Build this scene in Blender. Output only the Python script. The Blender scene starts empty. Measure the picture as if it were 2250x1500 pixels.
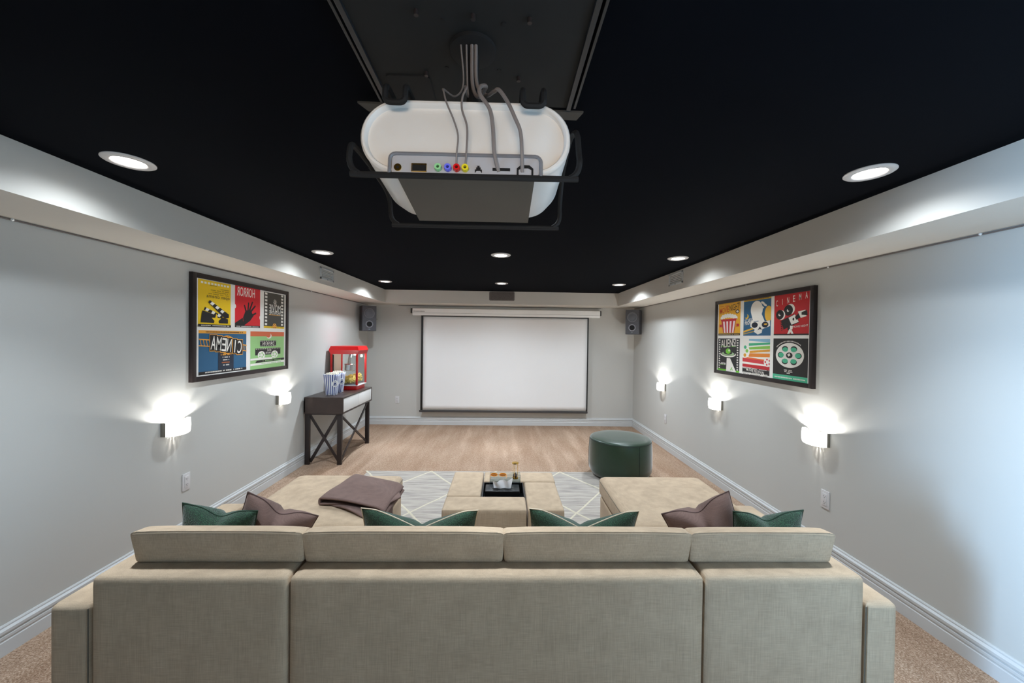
import bpy, bmesh, math, random
from mathutils import Vector, Matrix, Euler

S = bpy.context.scene
COL = S.collection
PI = math.pi
rnd = random.Random(7)

# ------------------------------------------------------------------ room sizes (metres)
XL, XR = -2.476, 2.414          # side walls
SL, SR = -2.008, 1.955          # soffit faces
HS, HC = 2.18, 2.397            # soffit underside, ceiling
D, DS = 6.938, 6.433            # far wall, far soffit face
YB = -1.7                       # wall behind the camera

# ------------------------------------------------------------------ camera
cd = bpy.data.cameras.new('camera')
cam = bpy.data.objects.new('camera', cd)
COL.objects.link(cam)
cd.sensor_width = 36.0
cd.lens = 830.0 / 2250.0 * 36.0
cd.clip_start = 0.05
cam.location = (0, 0, 1.62)
yaw, pitch, roll = math.radians(1.31), math.radians(-.63), math.radians(.80)
fw = Vector((math.sin(yaw) * math.cos(pitch), math.cos(yaw) * math.cos(pitch), math.sin(pitch)))
rt = Vector((math.cos(yaw), -math.sin(yaw), 0))
up = rt.cross(fw)
rt2 = math.cos(roll) * rt + math.sin(roll) * up
up2 = -math.sin(roll) * rt + math.cos(roll) * up
cam.rotation_euler = Matrix((rt2, up2, -fw)).transposed().to_euler()
S.camera = cam

# ------------------------------------------------------------------ world, exposure, added fill light
S.view_settings.view_transform = 'Standard'
S.view_settings.look = 'None'
S.view_settings.gamma = 1.0
S.view_settings.use_curve_mapping = False
S.view_settings.exposure = 0.0
W = bpy.data.worlds.new('world')
S.world = W
W.use_nodes = True
W.node_tree.nodes['Background'].inputs[0].default_value = (.80, .88, 1, 1)
W.node_tree.nodes['Background'].inputs[1].default_value = .3

def add_light(kind, loc, energy, color, rot=(0, 0, 0), **kw):
    l = bpy.data.lights.new('light', kind)
    l.energy = energy
    l.color = color
    for k, v in kw.items():
        setattr(l, k, v)
    o = bpy.data.objects.new({'AREA': 'added_fill', 'SPOT': 'downlight_beam', 'POINT': 'lamp_bulb'}[kind], l)
    o.location = loc
    o.rotation_euler = rot
    COL.objects.link(o)
    return o

WIDE_E, BEAM_E, SCONCE_E, REAR_E, SIDE_E = 31, 172, 14.0, 4.4, 175
COOL = (.80, .90, 1.0)
# added fill lamps: unseen windows made up behind the camera and on the left
add_light('AREA', (.1, YB + .05, 1.85), REAR_E, (1.0, .81, .64), (math.radians(90), 0, 0), shape='RECTANGLE', size=2.2, size_y=.5, spread=math.radians(46))
add_light('AREA', (XL + .05, -.55, .95), SIDE_E, (.42, .68, 1.0), (0, math.radians(-90), 0), shape='RECTANGLE', size=1.1, size_y=1.0, spread=math.radians(62))
DOWN = [(-1.715, 1.768), (-1.715, 3.611), (-1.703, 5.46), (-.035, 3.583), (-.038, 5.46), (1.665, 1.70), (1.655, 3.576), (1.645, 5.39), (-.035, 1.76)]  # last one is unseen, added to light the sofa top
for (x, y) in DOWN:
    far = y > 5
    add_light('SPOT', (x, y, HC - .012), WIDE_E * (3.7 if far else 1), COOL, spot_size=math.radians(156), spot_blend=.7, shadow_soft_size=.05)
    add_light('SPOT', (x, y, HC - .012), BEAM_E * (.9 if far else 1), COOL, spot_size=math.radians(98), spot_blend=1.0, shadow_soft_size=.05)

# ------------------------------------------------------------------ materials
MATS = {}
def srgb(r, g, b):
    f = lambda c: (c / 255 / 12.92) if c / 255 <= .04045 else ((c / 255 + .055) / 1.055) ** 2.4
    return (f(r), f(g), f(b), 1)

class NT:
    def __init__(self, name):
        self.m = bpy.data.materials.new(name); self.m.use_nodes = True
        self.t = self.m.node_tree; self.n = self.t.nodes; self.b = self.n['Principled BSDF']
    def node(self, typ, **kw):
        n = self.n.new(typ)
        for k, v in kw.items(): setattr(n, k, v)
        return n
    def link(self, a, b): self.t.links.new(a, b)
    def noise(self, scale, vec=None, detail=2, rough=.5):
        n = self.node('ShaderNodeTexNoise'); n.inputs['Scale'].default_value = scale
        n.inputs['Detail'].default_value = detail; n.inputs['Roughness'].default_value = rough
        if vec is not None: self.link(vec, n.inputs['Vector'])
        return n.outputs['Fac']
    def coords(self, sc=(1, 1, 1)):
        tc = self.node('ShaderNodeTexCoord'); mp = self.node('ShaderNodeMapping')
        mp.inputs['Scale'].default_value = sc; self.link(tc.outputs['Object'], mp.inputs['Vector'])
        return mp.outputs['Vector']
    def ramp(self, fac, stops):
        r = self.node('ShaderNodeValToRGB'); el = r.color_ramp.elements
        while len(el) < len(stops): el.new(.5)
        for e, (p, c) in zip(el, stops): e.position = p; e.color = c
        self.link(fac, r.inputs['Fac']); return r.outputs['Color']
    def mix(self, a, b, fac, mode='MIX'):
        m = self.node('ShaderNodeMix', data_type='RGBA', blend_type=mode)
        for s, v in ((m.inputs['Factor'], fac), (m.inputs[6], a), (m.inputs[7], b)):
            if hasattr(v, 'links'): self.link(v, s)
            else: s.default_value = v
        return m.outputs[2]
    def math(self, op, a, b=0.0):
        m = self.node('ShaderNodeMath', operation=op)
        for i, v in enumerate((a, b)):
            if hasattr(v, 'links'): self.link(v, m.inputs[i])
            else: m.inputs[i].default_value = v
        return m.outputs[0]
    def bump(self, h, strength=.3, dist=.002):
        b = self.node('ShaderNodeBump'); b.inputs['Strength'].default_value = strength
        b.inputs['Distance'].default_value = dist; self.link(h, b.inputs['Height'])
        self.link(b.outputs['Normal'], self.b.inputs['Normal'])
    def set(self, base=None, rough=None, metal=None, **kw):
        if base is not None:
            if hasattr(base, 'links'): self.link(base, self.b.inputs['Base Color'])
            else: self.b.inputs['Base Color'].default_value = base
        if rough is not None: self.b.inputs['Roughness'].default_value = rough
        if metal is not None: self.b.inputs['Metallic'].default_value = metal
        for k, v in kw.items(): self.b.inputs[k.replace('_', ' ')].default_value = v
        return self.m

def plain(name, rgb, rough=.5, metal=0, var=.06, scale=6, **kw):
    """solid colour with slight procedural mottling"""
    if name in MATS: return MATS[name]
    t = NT(name); c = srgb(*rgb)
    n = t.noise(scale, t.coords(), 3)
    lo = tuple(v * (1 - var) for v in c[:3]) + (1,); hi = tuple(min(1, v * (1 + var)) for v in c[:3]) + (1,)
    t.set(t.ramp(n, [(.3, lo), (.7, hi)]), rough, metal, **kw)
    MATS[name] = t.m
    return t.m

def glow(name, rgb, strength):
    t = NT(name)
    t.set((.8, .8, .8, 1), .4)
    t.b.inputs['Emission Color'].default_value = srgb(*rgb)
    t.b.inputs['Emission Strength'].default_value = strength
    return t.m

def glass(name, rgb=(255, 255, 255), rough=.02, ior=1.45, alpha=None):
    t = NT(name)
    # thin pane: mostly clear with a fresnel sheen, same for every ray
    tr = t.node('ShaderNodeBsdfTransparent'); tr.inputs[0].default_value = srgb(*rgb)
    gl = t.node('ShaderNodeBsdfGlossy'); gl.inputs['Roughness'].default_value = rough
    fr = t.node('ShaderNodeFresnel'); fr.inputs[0].default_value = ior
    ge = t.node('ShaderNodeNewGeometry'); fac = t.math('MULTIPLY', fr.outputs[0], t.math('SUBTRACT', 1.0, ge.outputs['Backfacing']))
    mx = t.node('ShaderNodeMixShader')
    t.link(fac, mx.inputs[0]); t.link(tr.outputs[0], mx.inputs[1]); t.link(gl.outputs[0], mx.inputs[2])
    t.link(mx.outputs[0], t.n['Material Output'].inputs['Surface'])
    return t.m

def linen(name, rgb, var=.10):
    t = NT(name); c = srgb(*rgb)
    v = t.coords((430, 430, 12)); w = t.coords((16, 16, 430))
    a = t.noise(1, v, 2); b = t.noise(1, w, 2)
    h = t.math('ADD', a, b)
    big = t.noise(7, t.coords((1, 1, 1)), 4, .6)
    dark = tuple(x * (1 - 2.2 * var) for x in c[:3]) + (1,); lite = tuple(min(1, x * (1 + 2.0 * var)) for x in c[:3]) + (1,)
    col = t.ramp(t.math('MULTIPLY', h, .5), [(.36, dark), (.64, lite)])
    col = t.mix(col, t.ramp(big, [(.3, (.86, .85, .84, 1)), (.7, (1.0, 1.0, 1.0, 1))]), 1.0, 'MULTIPLY')
    t.set(col, .95); t.b.inputs['Sheen Weight'].default_value = .05
    t.bump(h, .35, .0012)
    return t.m

def boucle(name, rgb, scale=260, sheen=.3, var=.35):
    t = NT(name); c = srgb(*rgb)
    vo = t.node('ShaderNodeTexVoronoi'); vo.inputs['Scale'].default_value = scale
    t.link(t.coords(), vo.inputs['Vector'])
    n = t.noise(scale * .6, t.coords(), 3)
    h = t.math('SUBTRACT', n, vo.outputs['Distance'])
    col = t.ramp(h, [(.0, tuple(x * (1 - var) for x in c[:3]) + (1,)), (.45, tuple(min(1, x * (1 + var)) for x in c[:3]) + (1,))])
    t.set(col, .9); t.b.inputs['Sheen Weight'].default_value = sheen
    t.bump(h, .6, .003)
    return t.m

def carpet():
    t = NT('carpet_pile')
    v = t.coords()
    sp = t.noise(120, v, 4, .75); mid = t.noise(34, v, 3, .6); big = t.noise(2.2, t.coords((1.6, .55, 1)), 3, .55)
    trk = t.noise(1, t.coords((7.5, .55, 1)), 3, .5)
    c = t.ramp(sp, [(.30, srgb(104, 80, 62)), (.5, srgb(170, 143, 121)), (.70, srgb(216, 197, 178))])
    c = t.mix(c, t.ramp(mid, [(.35, (.80, .77, .74, 1)), (.65, (1.08, 1.08, 1.08, 1))]), .75, 'MULTIPLY')
    c = t.mix(c, t.ramp(big, [(.35, (.86, .80, .76, 1)), (.62, (1.05, 1.05, 1.05, 1))]), .8, 'MULTIPLY')
    c = t.mix(c, t.ramp(trk, [(.40, (.90, .88, .86, 1)), (.55, (1, 1, 1, 1)), (.66, (1.16, 1.18, 1.2, 1))]), .8, 'MULTIPLY')
    t.set(c, 1.0); t.b.inputs['Specular IOR Level'].default_value = .1
    t.bump(t.math('ADD', sp, mid), .7, .006)
    return t.m

def rug_mat():
    t = NT('rug_weave')
    a = t.noise(1, t.coords((5.0, 150, 1)), 4, .7); b = t.noise(1, t.coords((3, 30, 1)), 2); s = t.noise(500, t.coords(), 2)
    h = t.math('ADD', t.math('MULTIPLY', a, .6), t.math('MULTIPLY', b, .4))
    c = t.ramp(h, [(.34, srgb(106, 101, 98)), (.44, srgb(154, 146, 139)), (.58, srgb(184, 175, 163))])
    c = t.mix(c, t.ramp(s, [(.3, (.9, .9, .9, 1)), (.7, (1.05, 1.05, 1.05, 1))]), 1.0, 'MULTIPLY')
    t.set(c, .95); t.bump(t.math('ADD', a, s), .5, .003)
    return t.m

def paint(name, rgb, bump=.08):
    t = NT(name); c = srgb(*rgb)
    n = t.noise(1.3, t.coords(), 3)
    t.set(t.ramp(n, [(.3, tuple(v * .975 for v in c[:3]) + (1,)), (.7, c)]), .8); t.b.inputs['Specular IOR Level'].default_value = .2 if rgb[0] > 50 else .03
    t.bump(t.noise(160, t.coords(), 3), bump, .001)
    return t.m

def stripes(name, ca, cb, count, axis_angle=True):
    """vertical stripes round a tub, from the angle in object space"""
    t = NT(name)
    tc = t.node('ShaderNodeTexCoord'); g = t.node('ShaderNodeSeparateXYZ'); t.link(tc.outputs['Object'], g.inputs[0])
    ang = t.math('ARCTAN2', g.outputs[1], g.outputs[0])
    s = t.math('SINE', t.math('MULTIPLY', ang, float(count)))
    t.set(t.mix(srgb(*ca), srgb(*cb), t.math('GREATER_THAN', s, .1)), .45)
    return t.m

M = dict(
    wall=paint('wall_paint', (198, 197, 192)), soffit=paint('soffit_paint', (208, 203, 194)),
    ceil=paint('ceiling_paint', (9, 12, 18), .05), trimw=plain('trim_white', (204, 206, 206), .35, var=.02),
    carpet=carpet(), rug=rug_mat(), yarn=boucle('cream_yarn', (214, 204, 180), 400, .2, .15),
    linen=linen('linen_upholstery', (188, 165, 138), .06), green=boucle('green_boucle', (34, 76, 50), 260, .35, .6),
    piping=plain('piping_cord', (206, 190, 166), .8), brown=linen('brown_wool', (118, 94, 86), .06), brownseam=plain('brown_seam', (84, 64, 60), .9),
    gseam=plain('green_seam', (30, 56, 40), .9),
    pouf=plain('pouf_leather', (25, 50, 32), .38, var=.08, scale=14, Sheen_Weight=.7, Sheen_Roughness=.35), poufseam=plain('pouf_seam', (22, 36, 28), .6),
    wood=plain('espresso_wood', (62, 50, 46), .28, var=.12, scale=9), legm=plain('dark_bronze', (60, 54, 54), .35, .5, scale=5),
    white=plain('white_lacquer', (232, 232, 230), .3, var=.02), red=plain('red_enamel', (204, 20, 22), .28, var=.03),
    popw=plain('popcorn_white', (244, 238, 222), .8), popy=plain('popcorn_yellow', (240, 214, 120), .8, var=.2, scale=40),
    steel=plain('steel', (190, 190, 190), .25, 1, var=.05), chrome=plain('chrome', (220, 220, 220), .12, 1, var=.02),
    nickel=plain('brushed_nickel', (150, 146, 138), .35, .9, var=.05), black=plain('black_satin', (9, 9, 10), .4, var=.1),
    blackm=plain('black_matte', (5, 5, 6), .8), speaker=plain('speaker_cabinet', (74, 74, 78), .6, var=.12, scale=60), cone=plain('speaker_cone', (86, 87, 92), .5),
    coneedge=plain('speaker_ring', (128, 128, 134), .4), screen=plain('screen_fabric', (240, 239, 238), .9, var=.008, scale=2),
    proj=plain('projector_shell', (228, 225, 220), .3, var=.015), projg=plain('projector_panel', (176, 176, 180), .45, var=.02),
    under=plain('projector_underside', (72, 68, 62), .5, var=.04), cable=plain('cable_rubber', (122, 114, 110), .5, var=.08),
    plate=plain('mount_plate', (20, 20, 19), .85, 0, var=.15, scale=12), gold=plain('gold', (232, 190, 90), .2, 1, var=.03),
    outlet=plain('outlet_plastic', (214, 212, 212), .35, var=.01), slot=plain('slot_dark', (40, 38, 38), .6),
    tissue=plain('tissue_paper', (250, 250, 252), .9, var=.03), amber=glass('amber_lens', (232, 140, 40)), clear=glass('clear_glass', (250, 252, 252)),
    acrylic=glass('acrylic', (236, 242, 246), .02, 1.5), frame=plain('poster_frame', (30, 20, 20), .4), paper=plain('poster_paper', (248, 244, 236), .5, var=.02),
    lens=glow('downlight_lens', (255, 253, 248), 9.0), shade=glow('sconce_glass', (255, 253, 246), 2.6), grille=plain('grille_grey', (112, 104, 100), .7, var=.1, scale=30),
    wire=plain('wire_grey', (110, 102, 98), .6), ring=plain('downlight_trim', (208, 204, 202), .4, var=.02), tub=stripes('tub_stripes', (238, 242, 250), (38, 62, 140), 22),
    badge=plain('badge_white', (245, 247, 250), .5, var=.01), blue=plain('badge_blue', (28, 56, 130), .5, var=.02), door=plain('machine_door', (190, 178, 162), .5),
)

# ------------------------------------------------------------------ mesh builder
class MB:
    def __init__(self): self.bm = bmesh.new(); self.mats = []
    def mi(self, m):
        if m not in self.mats: self.mats.append(m)
        return self.mats.index(m)
    def _tag(self, faces, m):
        i = self.mi(m) if m else 0
        for f in faces: f.material_index = i
    def box(self, x0, x1, y0, y1, z0, z1, bev=0, seg=2, m=None, T=None):
        b = bmesh.new()
        vs = [b.verts.new((x, y, z)) for x in (x0, x1) for y in (y0, y1) for z in (z0, z1)]
        for q in ((0, 1, 3, 2), (4, 6, 7, 5), (0, 4, 5, 1), (2, 3, 7, 6), (0, 2, 6, 4), (1, 5, 7, 3)): b.faces.new([vs[i] for i in q])
        if bev: bmesh.ops.bevel(b, geom=b.edges[:], offset=bev, segments=seg, profile=.6, affect='EDGES')
        return self._merge(b, m, T)
    def _merge(self, b, m=None, T=None):
        if T is not None: bmesh.ops.transform(b, matrix=T, verts=b.verts[:])
        me = bpy.data.meshes.new('tmp'); b.to_mesh(me); b.free()
        n = len(self.bm.faces)
        self.bm.from_mesh(me); bpy.data.meshes.remove(me)
        self.bm.faces.ensure_lookup_table()
        self._tag(self.bm.faces[n:], m)
        return self
    def cyl(self, c, r, h, axis='z', seg=32, r2=None, m=None, bev=0, T=None):
        """c = centre of the base; extends +h along axis"""
        b = bmesh.new()
        r2 = r if r2 is None else r2
        lo = [b.verts.new((r * math.cos(2 * PI * i / seg), r * math.sin(2 * PI * i / seg), 0)) for i in range(seg)]
        hi = [b.verts.new((r2 * math.cos(2 * PI * i / seg), r2 * math.sin(2 * PI * i / seg), h)) for i in range(seg)]
        b.faces.new(lo[::-1]); b.faces.new(hi)
        for i in range(seg): b.faces.new((lo[i], lo[(i + 1) % seg], hi[(i + 1) % seg], hi[i]))
        R = {'z': Matrix(), 'y': Matrix.Rotation(-PI / 2, 4, 'X'), 'x': Matrix.Rotation(PI / 2, 4, 'Y')}[axis]
        TT = Matrix.Translation(c) @ R
        return self._merge(b, m, TT if T is None else T @ TT)
    def lathe(self, prof, c=(0, 0, 0), seg=40, m=None, T=None, closed=False):
        b = bmesh.new(); rings = []
        for r, z in prof:
            rings.append([b.verts.new((r * math.cos(2 * PI * i / seg), r * math.sin(2 * PI * i / seg), z)) for i in range(seg)] if r > 1e-6 else [b.verts.new((0, 0, z))])
        pairs = list(zip(rings, rings[1:])) + ([(rings[-1], rings[0])] if closed else [])
        for A, B in pairs:
            for i in range(seg):
                j = (i + 1) % seg
                if len(A) == 1 and len(B) == 1: continue
                if len(A) == 1: b.faces.new((A[0], B[j], B[i]))
                elif len(B) == 1: b.faces.new((A[i], A[j], B[0]))
                else: b.faces.new((A[i], A[j], B[j], B[i]))
        bmesh.ops.recalc_face_normals(b, faces=b.faces[:])
        TT = Matrix.Translation(c)
        return self._merge(b, m, TT if T is None else T @ TT)
    def tube(self, pts, r, seg=8, closed=False, m=None, flat=1.0, T=None):
        b = bmesh.new(); P = [Vector(p) for p in pts]; n = len(P); rings = []
        u = None
        for i in range(n):
            if closed: t = (P[(i + 1) % n] - P[i - 1])
            else: t = P[min(i + 1, n - 1)] - P[max(i - 1, 0)]
            t.normalize()
            if u is None:
                u = t.orthogonal().normalized() if abs(t.z) > .9 else Vector((0, 0, 1)).cross(t).normalized()
            u = (u - t * u.dot(t)).normalized(); v = t.cross(u)
            rings.append([b.verts.new(P[i] + u * r * math.cos(2 * PI * k / seg) + v * r * flat * math.sin(2 * PI * k / seg)) for k in range(seg)])
        rng = range(n) if closed else range(n - 1)
        for i in rng:
            A, B = rings[i], rings[(i + 1) % n]
            for k in range(seg): b.faces.new((A[k], A[(k + 1) % seg], B[(k + 1) % seg], B[k]))
        if not closed: b.faces.new(rings[0][::-1]); b.faces.new(rings[-1])
        bmesh.ops.recalc_face_normals(b, faces=b.faces[:])
        return self._merge(b, m, T)
    def prism(self, poly, a, h, axis='z', m=None, T=None, bev=0):
        """poly in the plane normal to axis; from a to a+h. axis y: poly=(x,z); axis x: poly=(y,z)"""
        b = bmesh.new()
        f = {'z': lambda p, t: (p[0], p[1], t), 'y': lambda p, t: (p[0], t, p[1]), 'x': lambda p, t: (t, p[0], p[1])}[axis]
        lo = [b.verts.new(f(p, a)) for p in poly]; hi = [b.verts.new(f(p, a + h)) for p in poly]
        b.faces.new(lo); b.faces.new(hi[::-1]); n = len(poly)
        for i in range(n): b.faces.new((lo[i], hi[i], hi[(i + 1) % n], lo[(i + 1) % n]))
        bmesh.ops.recalc_face_normals(b, faces=b.faces[:])
        if bev: bmesh.ops.bevel(b, geom=b.edges[:], offset=bev, segments=2, profile=.6, affect='EDGES')
        return self._merge(b, m, T)
    def grid(self, fn, nu, nv, m=None, closed_u=False, T=None):
        b = bmesh.new()
        V = [[b.verts.new(fn(i / nu, j / nv)) for j in range(nv + 1)] for i in range(nu + (0 if closed_u else 1))]
        for i in range(nu):
            for j in range(nv):
                A, B = V[i], V[(i + 1) % len(V)]
                b.faces.new((A[j], B[j], B[j + 1], A[j + 1]))
        return self._merge(b, m, T)
    def softbox(self, x0, x1, y0, y1, z0, z1, r=.03, puff=(0, 0, 0), n=10, m=None, T=None, warp=None):
        """rounded, slightly crowned upholstery block"""
        b = bmesh.new()
        bmesh.ops.create_cube(b, size=2)
        bmesh.ops.subdivide_edges(b, edges=b.edges[:], cuts=n, use_grid_fill=True)
        H = Vector(((x1 - x0) / 2, (y1 - y0) / 2, (z1 - z0) / 2)); C = Vector(((x0 + x1) / 2, (y0 + y1) / 2, (z0 + z1) / 2))
        rr = min(r, H.x, H.y, H.z)
        for v in b.verts:
            # push samples outward so that the rounded edge gets several rows
            q = Vector([math.copysign(1 - (1 - abs(c)) ** 1.6, c) for c in v.co])
            p = Vector((q.x * H.x, q.y * H.y, q.z * H.z))
            inn = Vector([max(-(H[i] - rr), min(H[i] - rr, p[i])) for i in range(3)])
            d = p - inn
            if d.length > 1e-7: p = inn + d.normalized() * rr
            cx, cy, cz = [max(0, 1 - c * c) for c in q]
            p += Vector((math.copysign(puff[0] * cy * cz * abs(q.x) ** 3, q.x), math.copysign(puff[1] * cx * cz * abs(q.y) ** 3, q.y), math.copysign(puff[2] * cx * cy * abs(q.z) ** 3, q.z)))
            p = C + p
            v.co = warp(p, q) if warp else p
        return self._merge(b, m, T)
    def ico(self, c, r, sub=1, sc=(1, 1, 1), m=None):
        b = bmesh.new(); bmesh.ops.create_icosphere(b, subdivisions=sub, radius=r)
        return self._merge(b, m, Matrix.Translation(c) @ Matrix.Diagonal((*sc, 1)))
    def build(self, name, mat=None, parent=None, angle=38, smooth=True):
        me = bpy.data.meshes.new(name)
        if mat and not self.mats: self.mats = [mat]
        elif mat and self.mats[0] is None: self.mats[0] = mat
        self.bm.to_mesh(me); self.bm.free()
        for m in self.mats: me.materials.append(m or mat)
        if smooth:
            me.polygons.foreach_set('use_smooth', [True] * len(me.polygons))
            me.set_sharp_from_angle(angle=math.radians(angle))
        o = bpy.data.objects.new(name, me); COL.objects.link(o)
        if parent: o.parent = parent
        return o

def tag(o, label, cat, group=None, kind=None):
    o['label'] = label; o['category'] = cat
    if group: o['group'] = group
    if kind: o['kind'] = kind
    return o
def thing(name, label, cat, loc=(0, 0, 0), rz=0, group=None):
    o = bpy.data.objects.new(name, None); o.empty_display_size = .05; COL.objects.link(o)
    o.location = loc; o.rotation_euler = (0, 0, rz)
    return tag(o, label, cat, group)
def struct(o): o['kind'] = 'structure'; return o
def copy_tree(o, parent=None):
    c = o.copy(); COL.objects.link(c)
    if parent: c.parent = parent
    for ch in list(o.children): copy_tree(ch, c)
    return c
def smooth_path(pts, n=8):
    """Catmull-Rom through the points"""
    P = [Vector(p) for p in pts]; P = [P[0] * 2 - P[1]] + P + [P[-1] * 2 - P[-2]]; out = []
    for i in range(1, len(P) - 2):
        for k in range(n):
            t = k / n
            out.append(.5 * (2 * P[i] + (P[i + 1] - P[i - 1]) * t + (2 * P[i - 1] - 5 * P[i] + 4 * P[i + 1] - P[i + 2]) * t * t + (3 * P[i] - P[i - 1] - 3 * P[i + 1] + P[i + 2]) * t ** 3))
    out.append(P[-2]); return out
def rounded(x0, x1, z0, z1, r, n=8):
    out = []
    for cx, cz, a in ((x1 - r, z1 - r, 0), (x0 + r, z1 - r, 90), (x0 + r, z0 + r, 180), (x1 - r, z0 + r, 270)):
        for k in range(n + 1):
            t = math.radians(a + 90 * k / n); out.append((cx + r * math.cos(t), cz + r * math.sin(t)))
    return out

# ================================================================== STRUCTURE
struct(MB().box(XL - .15, XR + .15, YB - .15, D + .15, -.1, 0).build('floor', M['carpet'], smooth=False))
struct(MB().box(XL - .15, XR + .15, YB - .15, D + .15, HC, HC + .1).build('ceiling', M['ceil'], smooth=False))
w = MB()
w.box(XL - .15, XL, .05, D, 0, HC).box(XL - .15, XL, YB, -1.15, 0, HC).box(XL - .15, XL, -1.15, .05, 0, .35).box(XL - .15, XL, -1.15, .05, 1.55, HC)
struct(w.build('wall_left', M['wall'], smooth=False))
win2 = struct(MB().box(XL - .09, XL - .08, -1.15, .05, .35, 1.55).build('added_window_2', M['clear'], smooth=False))  # unseen window added to go with the blue side lamp
f = MB()
for a in ((-1.15, -1.09, .35, 1.55), (-.01, .05, .35, 1.55), (-1.15, .05, .35, .41), (-1.15, .05, 1.49, 1.55)):
    f.box(XL - .12, XL - .03, a[0], a[1], a[2], a[3])
f.build('added_window_frame', M['trimw'], win2)
struct(MB().box(XR, XR + .15, YB, D, 0, HC).build('wall_right', M['wall'], smooth=False))
struct(MB().box(XL - .15, XR + .15, D, D + .15, 0, HC).build('wall_back', M['wall'], smooth=False))
w = MB()
w.box(XL - .15, -1.05, YB - .15, YB, 0, HC).box(1.25, XR + .15, YB - .15, YB, 0, HC)
w.box(-1.05, 1.25, YB - .15, YB, 0, 1.58).box(-1.05, 1.25, YB - .15, YB, 2.12, HC)
struct(w.build('wall_front', M['wall'], smooth=False))
win = struct(MB().box(-1.05, 1.25, YB - .09, YB - .08, 1.58, 2.12).build('added_window_1', M['clear'], smooth=False))  # unseen high window added to go with the rear fill lamp
f = MB()
for a in ((-1.05, -.99, 1.58, 2.12), (1.19, 1.25, 1.58, 2.12), (-1.05, 1.25, 1.58, 1.64), (-1.05, 1.25, 2.06, 2.12), (.07, .13, 1.58, 2.12)):
    f.box(a[0], a[1], YB - .12, YB - .03, a[2], a[3])
f.build('added_window_frame', M['trimw'], win)
struct(MB().box(XL, SL, YB, D, HS, HC).build('soffit_left', M['soffit'], smooth=False))
struct(MB().box(SR, XR, YB, D, HS, HC).build('soffit_right', M['soffit'], smooth=False))
struct(MB().box(SL, SR, DS, D, HS, HC).build('soffit_back', M['soffit'], smooth=False))

# baseboards with a stepped, moulded profile
BP = [(0, 0), (.016, 0), (.016, .068), (.0135, .072), (.0135, .079), (.016, .083), (.016, .097), (.012, .101), (.012, .106), (.0185, .112), (.0185, .126), (.012, .133), (.009, .136), (.009, .143), (.005, .150), (0, .150)]
struct(MB().prism([(XL + a, b) for a, b in BP], YB, D - YB, 'y').build('baseboard_left', M['trimw'], smooth=False))
struct(MB().prism([(XR - a, b) for a, b in BP], YB, D - YB, 'y').build('baseboard_right', M['trimw'], smooth=False))
struct(MB().prism([(D - a, b) for a, b in BP], XL, XR - XL, 'x').build('baseboard_back', M['trimw'], smooth=False))

# ================================================================== DOWNLIGHTS
dl_names = ['round recessed ceiling light over the left side, nearest the camera', 'round recessed ceiling light above the left movie poster',
            'round recessed ceiling light in the far left ceiling corner', 'round recessed ceiling light in the middle of the ceiling, beyond the projector',
            'round recessed ceiling light centred near the far soffit, above the grey grille', 'round recessed ceiling light over the right side, nearest the camera',
            'round recessed ceiling light above the right movie poster', 'round recessed ceiling light in the far right ceiling corner',
            'round recessed ceiling light added on the centre line, unseen behind the projector']
dl = thing('recessed_light', dl_names[0], 'light', (DOWN[0][0], DOWN[0][1], HC), group='recessed lights in the dark ceiling')
MB().lathe([(.094, 0), (.094, -.003), (.088, -.007), (.066, -.009), (.061, -.006), (.058, 0)], seg=56).build('trim_ring', M['ring'], dl)
MB().lathe([(.058, -.0005), (.054, -.006), (.03, -.0085), (0, -.009)], seg=48).build('lens', M['lens'], dl)
for i, (x, y) in enumerate(DOWN[1:]):
    c = copy_tree(dl); c.location = (x, y, HC); c['label'] = dl_names[i + 1]

# ================================================================== WALL SCONCES
def make_sconce(label):
    # local frame: wall plane x=0, +x into the room, z from the sconce middle
    t = thing('wall_sconce', label, 'sconce', group='rectangular glass wall sconces')
    b = MB()
    b.box(.0, .012, -.085, .085, -.045, .045, .003)
    b.box(.0, .036, -.098, -.094, -.052, .050).box(.0, .036, .094, .098, -.052, .050)
    b.build('backplate', M['nickel'], t)
    def sh(u, v):
        a = (u - .5) * 2; w = (v - .5) * 2
        bow = .028 * (1 - a * a) + .006 * (1 - w * w)
        return (.055 + bow, a * .097, .001 + w * .053 - (.004 * (1 - a * a)) * (w < 0))
    s = MB().grid(sh, 20, 8)
    s.grid(lambda u, v: (.026 + .029 * u, -.097, -.052 + .106 * v), 3, 4).grid(lambda u, v: (.026 + .029 * u, .097, -.052 + .106 * v), 3, 4)
    o = s.build('glass_shade', M['shade'], t)
    md = o.modifiers.new('s', 'SOLIDIFY'); md.thickness = .004; md.offset = -1
    MB().tube(smooth_path([(.012, -.05, .050), (.035, -.045, .060), (.06, -.035, .068), (.066, 0, .070), (.06, .035, .068), (.035, .045, .060), (.012, .05, .050)], 5), .0018, 6, flat=1.3).build('clip', M['nickel'], t)
    r = MB()  # slats added below the bulb to shape its downward light
    for k in range(11): r.box(.006, .058, -.096 + k * .0176, -.096 + k * .0176 + .0160, -.047, -.044)
    r.box(.040, .064, -.094, .094, -.0475, -.0445)
    r.build('added_slats', M['nickel'], t)
    return t
SC = [(XL, 2.885, .912, 0, 'lit white glass sconce on the left wall, nearer to the camera'),
      (XL, 4.27, .900, 0, 'lit white glass sconce on the left wall, beside the dark console table'),
      (XR, 2.815, .893, PI, 'lit white glass sconce on the right wall, nearest the camera'),
      (XR, 4.17, .905, PI, 'middle one of the three lit sconces on the right wall, below the poster edge'),
      (XR, 5.62, .910, PI, 'lit white glass sconce on the right wall, nearest the far corner')]
sc0 = make_sconce(SC[0][4])
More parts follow.
